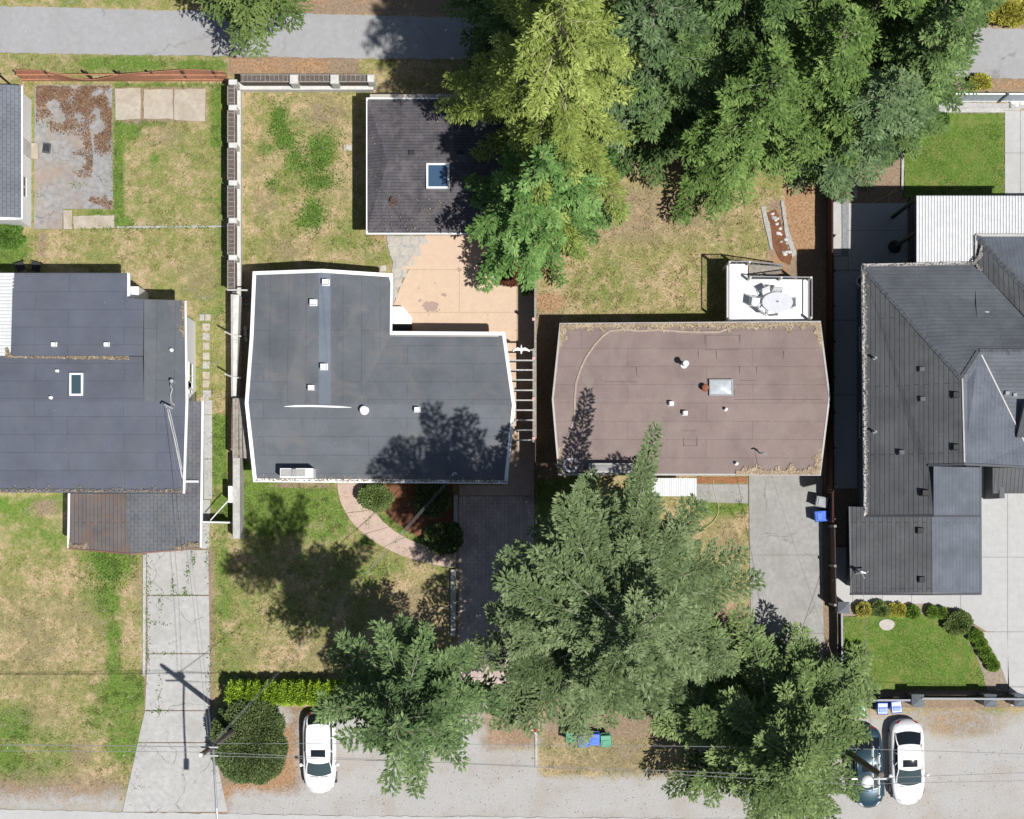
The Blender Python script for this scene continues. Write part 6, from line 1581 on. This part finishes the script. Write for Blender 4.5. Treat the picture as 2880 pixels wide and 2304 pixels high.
# ------------------------------------------------------------------ conifers
def conifer(label, px, py, h, rad, fol, seed, cb=.08, nbr=150, leaf=.24, aspect=.42, droop=.25, rise=.35, power=.75, density=1.0, irregular=.25, limbmat='limb', lean=(0,0), extra=(), spread=.36, az_bias=None, cat='tree', name='conifer', twig=.25, base_gap=0.0, top=.02, hang=.2, rough=.16):
    r = np.random.default_rng(seed); b = G(px, py)
    root = thing(name, label, cat, b)
    PT, DR, CC = [], [], []
    limbs = MB(b)
    def add_branch(z, az, L, e0, dr, tint, sp=spread):
        ns = 9; s = np.linspace(0, 1, ns)
        hx = L*s; zz = z + L*(s*math.tan(e0) - dr*s**2 + .10*np.clip(s-.65, 0, 1)**1.5)
        bend = r.normal(0, .12)*(0 if sp < .1 else 1)
        a = az + bend*s**2
        ax = np.stack([lean[0]*z/h + hx*np.cos(a), lean[1]*z/h + hx*np.sin(a), zz], -1)
        limbs.tube([Vector(p)+b for p in ax[:8:2]], .018+.011*L, 4, False, .008)
        nt = max(3, int(L/twig))
        for sd in (-1, 1):
            ss = (np.arange(nt)+r.uniform(.2, .8, nt))/nt*(.92-base_gap)+.08+base_gap
            P0 = np.stack([np.interp(ss, s, ax[:, k]) for k in range(3)], -1)
            P1 = np.stack([np.interp(np.minimum(ss+.05, 1), s, ax[:, k]) for k in range(3)], -1) - np.stack([np.interp(np.maximum(ss-.05, 0), s, ax[:, k]) for k in range(3)], -1)
            T = P1/(np.linalg.norm(P1, axis=1, keepdims=True)+1e-9)
            Sx = np.stack([-T[:, 1], T[:, 0], np.zeros(nt)], -1)*sd
            tl = (sp*L*np.sin(np.pi*np.clip(.10+.84*ss, 0, 1))**.8*(1-.30*ss)+.18)*r.uniform(.5, 1.25, nt)
            D = T*r.uniform(.6, 1.0, nt)[:, None] + Sx*r.uniform(.65, 1.0, nt)[:, None] + np.array([0, 0, -.10])
            D /= np.linalg.norm(D, axis=1, keepdims=True)
            m = np.maximum(3, (tl/(.052/density)).astype(int)); tot = int(m.sum())
            ix = np.repeat(np.arange(nt), m); kk = np.arange(tot)-np.repeat(np.cumsum(m)-m, m)
            f = (kk+1)/m[ix]
            Dm = D[ix]; tlm = tl[ix]
            N = np.stack([-Dm[:, 1], Dm[:, 0], np.zeros(tot)], -1)*np.where(kk % 2, 1, -1)[:, None]
            q = P0[ix] + Dm*(tlm*f*.92)[:, None]; q[:, 2] -= hang*tlm*f**2
            off = (.03+.19*np.minimum(1, (1.05-f)*1.4)*np.minimum(1, tlm/.5))*r.uniform(.3, 1.0, tot)
            q = q + N*off[:, None]*.6 + r.normal(0, .02, (tot, 3))
            dd = Dm*.9 + N*np.where(f > .9, .15, .65)[:, None]; dd[:, 2] += r.normal(.12-hang*.8, .2, tot)
            PT.append(q); DR.append(dd); CC.append(tint + .44*f + .16*ss[ix] + .22*(off/.2) - .42 + r.normal(0, .12, tot))  # lighter tips as new growth; inner leaves coloured darker to deepen crown shade
        m = max(4, int(L/.13)); f = np.linspace(.12, 1, m)
        q = np.stack([np.interp(f, s, ax[:, k]) for k in range(3)], -1)
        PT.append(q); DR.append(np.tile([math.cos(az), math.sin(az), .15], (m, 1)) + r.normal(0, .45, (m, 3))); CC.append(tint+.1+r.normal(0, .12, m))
    z0 = cb*h; ga = 2.399963; lob = r.uniform(0, 6.28, 3)
    for i in range(nbr):
        u = (i+r.uniform(0, 1))/nbr; t_ = u**1.12          # 0 bottom .. 1 top
        z = z0 + (h*(1-top)-z0)*t_
        az = i*ga + r.normal(0, .3)
        L = rad*((1-t_)**power)*(.86+.14*math.sin(2*az+lob[0])+irregular*.5*math.sin(3*az+lob[1]+4*t_)) * r.uniform(1-irregular, 1+irregular*.6)
        L *= min(1, .55+t_*4.5)
        if az_bias is not None: L *= az_bias(az, t_)
        L = max(L, .3)
        e0 = R(-16) + (rise+R(16))*t_**.8 + r.normal(0, .07)
        add_branch(z, az, L, e0, droop*(1-.5*t_), .45+r.normal(0, .13))
    for (z, az, L, e0, dr, sp) in extra: add_branch(z, az, L, e0, dr, .5, sp)
    pts = np.concatenate(PT); dirs = np.concatenate(DR); c = np.concatenate(CC)
    n = len(pts)
    # leading shoot
    m = 60; f = r.random(m); lp = np.stack([lean[0]+r.normal(0,.04,m), lean[1]+r.normal(0,.04,m), h*(.93+.07*f)], -1)
    pts = np.concatenate([pts, lp]); dirs = np.concatenate([dirs, np.stack([r.normal(0,1,m), r.normal(0,1,m), np.full(m,.9)], -1)]); c = np.concatenate([c, np.full(m, .8)])
    v, q, cc = leaf_cloud(pts, dirs, leaf, aspect, rough, seed+1, c, .2)
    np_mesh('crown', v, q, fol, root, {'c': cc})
    part(limbs, 'limbs', M[limbmat], root)
    tb_ = MB(b); tb_.tube([b, b+Vector((lean[0]*.5, lean[1]*.5, h*.5)), b+Vector((lean[0], lean[1], h*.98))], .10+.014*h, 10, True, .03); part(tb_, 'trunk', M['bark'], root)
    return root

# street side
conifer('huge grey green spruce between the brown roofed house and the street', 1690, 1708, 29, 7.1, F['spruce'], 101, cb=.14, nbr=89, leaf=.225, aspect=.38, droop=.14, rise=.40, power=.62, irregular=.32, spread=.25, density=1.94, hang=.1, rough=.24, twig=.27,
        extra=[(22, R(145), 6.2, R(4), .04, .24),(23.5, R(160), 5.7, R(4), .04, .24),(22.5, R(122), 6.2, R(6), .04, .24),(24, R(135), 5.3, R(6), .04, .24),(9, R(-140), 7.4, R(0), .06, .24),(8, R(-156), 7.6, R(0), .06, .24),(10, R(-124), 7.0, R(0), .06, .24),(12, R(181), 6.0, R(2), .06, .24),(8, R(-8), 7.0, R(0), .06, .24),(7, R(-28), 6.4, R(0), .06, .24),(6.5, R(-48), 6.2, R(0), .06, .24),(11.2, R(77.5), 9.6, R(3), .0, .085),(10.4, R(84), 6.4, R(4), .02, .12),(10.4, R(70), 6.2, R(4), .03, .11),(19.5, R(108), 6.4, R(8), .03, .2),(19.0, R(80), 6.0, R(8), .03, .2),(17, R(122), 5.8, R(8), .05, .24),(20, R(135), 5.5, R(6), .05, .24),(15, R(150), 6.0, R(6), .06, .26),(14, R(100), 7.0, R(6), .06, .24),(21, R(158), 4.8, R(5), .05, .24),(18, R(172), 5.3, R(4), .05, .24),(10.5, R(32), 7.2, R(2), .06, .24),(9, R(14), 7.8, R(0), .05, .2),(12, R(50), 7.0, R(4), .06, .22),(4.6, R(-98), 6.2, R(0), .05, .2),(5, R(-86), 6.0, R(-1), .05, .2),(5.2, R(-112), 6.4, R(0), .05, .22),(4.4, R(-75), 5.9, R(-1), .05, .2),(6, R(-132), 7.6, R(0), .05, .22)])
conifer('wide green fir leaning over the gravel beside the dark teal car', 2122, 2040, 17, 8.2, F['fir_pale'], 102, cb=.10, nbr=125, leaf=.245, aspect=.36, droop=.12, rise=.30, power=.92, irregular=.3, density=1.44, spread=.20, hang=.15, az_bias=lambda a, t_: 1-.26*max(0, math.cos(a-R(197)))**3, extra=[(4.2, R(122), 7.8, R(4), .04, .22),(5, R(108), 7.4, R(5), .04, .22),(3.6, R(138), 7.6, R(4), .04, .22),(6, R(95), 6.8, R(6), .05, .22)])
conifer('loose green fir between the yellow green hedge and the paver drive', 1198, 1890, 28, 4.0, F['fir'], 103, cb=.2, nbr=72, leaf=.245, aspect=.36, droop=.2, rise=.55, power=.34, irregular=.36, spread=.24, density=1.44, hang=.15,
        extra=[(21, R(98), 4.0, R(16), .04, .15),(22, R(76), 3.6, R(18), .04, .15),(19.5, R(120), 4.2, R(12), .05, .16),(17, R(35), 3.8, R(12), .06, .2),(17, R(145), 4.2, R(8), .05, .2),(21, R(170), 3.6, R(8), .05, .2),(13, R(255), 4.8, R(-2), .1, .2),(12, R(280), 5.0, R(-2), .1, .2)])
# back yards
conifer('tall yellow green cedar at the back of the garage', 1545, 395, 28, 7.0, F['cedar'], 104, cb=.16, nbr=95, leaf=.245, aspect=.28, droop=.40, rise=.30, power=.60, irregular=.28, limbmat='limb_yellow', spread=.20, density=1.50, hang=.45, twig=.22)
conifer('second yellow green cedar by the alley, partly hidden behind the taller cedar', 1590, 250, 26, 5.4, F['cedar'], 105, cb=.15, nbr=76, leaf=.245, aspect=.28, droop=.36, rise=.3, power=.60, irregular=.28, limbmat='limb_yellow', spread=.20, density=1.38, hang=.45, twig=.22)
conifer('deep green fir at the western end of the grove, in the shade by the alley', 1450, 140, 25, 5.0, F['fir_dark'], 107, cb=.12, nbr=69, leaf=.245, aspect=.36, droop=.3, rise=.35, power=.6, irregular=.28, density=1.25, spread=.25)
conifer('bright green fir spreading over the patio corner beside the garage', 1512, 622, 18, 6.0, F['fir_bright'], 106, cb=.10, nbr=79, leaf=.26, aspect=.36, droop=.30, rise=.3, power=.82, irregular=.22, spread=.17, density=1.50, hang=.3)
grove = [
 ('bluish fir just east of the yellow green cedars', 1765, 300, 24, 5.0, 'fir_blue', 111, 72, {}),
 ('deep green fir in the dark gap east of the yellow green cedars', 1835, 335, 17, 4.5, 'fir_dark', 112, 59, {}),
 ('broad mid green fir whose lowest branches overhang the dry back lawn', 2050, 432, 20, 4.7, 'fir_mid', 113, 85, {'cb': .07}),
 ('deep green fir by the alley behind the broad mid green fir', 2010, 190, 24, 5.2, 'fir_dark', 114, 72, {}),
 ('mid green fir standing over the top of the dark red fence', 2210, 340, 21, 4.9, 'fir_mid', 115, 78, {}),
 ('bluish green fir beside the soil bed of the bright green back lawn', 2350, 430, 17, 4.2, 'fir_blue', 116, 72, {'cb': .06}),
 ('deep green fir overhanging the vinyl fence near the bright green lawn', 2480, 300, 19, 4.9, 'fir_dark', 117, 78, {'cb': .06}),
 ('mid green fir by the alley, third from the eastern end of the grove', 2190, 150, 22, 5.0, 'fir_mid', 118, 72, {}),
 ('deep green fir at the eastern end of the grove over the alley', 2520, 150, 20, 5.3, 'fir_dark', 119, 78, {}),
 ('mid green fir by the alley, second from the eastern end of the grove', 2350, 170, 22, 4.8, 'fir_mid', 120, 72, {}),
]
for lab, x, y, h, rd, f_, sd, nb, kw in grove:
    k = dict(cb=.12, leaf=.245, aspect=.36, droop=.26, rise=.38, power=.62, irregular=.28, density=1.31, spread=.26); k.update(kw)
    conifer(lab, x, y, h, rd, F[f_], sd, nbr=nb, **k)
conifer('green tree on the far side of the alley above the leaning orange fence', 752, 8, 16, 4.2, F['broad'], 130, cb=.3, nbr=76, leaf=.22, aspect=.36, droop=.2, rise=.5, power=.5, irregular=.34, density=1.38,
        extra=[(5.5, R(-108), 4.2, R(0), .02, .2),(6, R(-95), 4.3, R(0), .05, .22)])
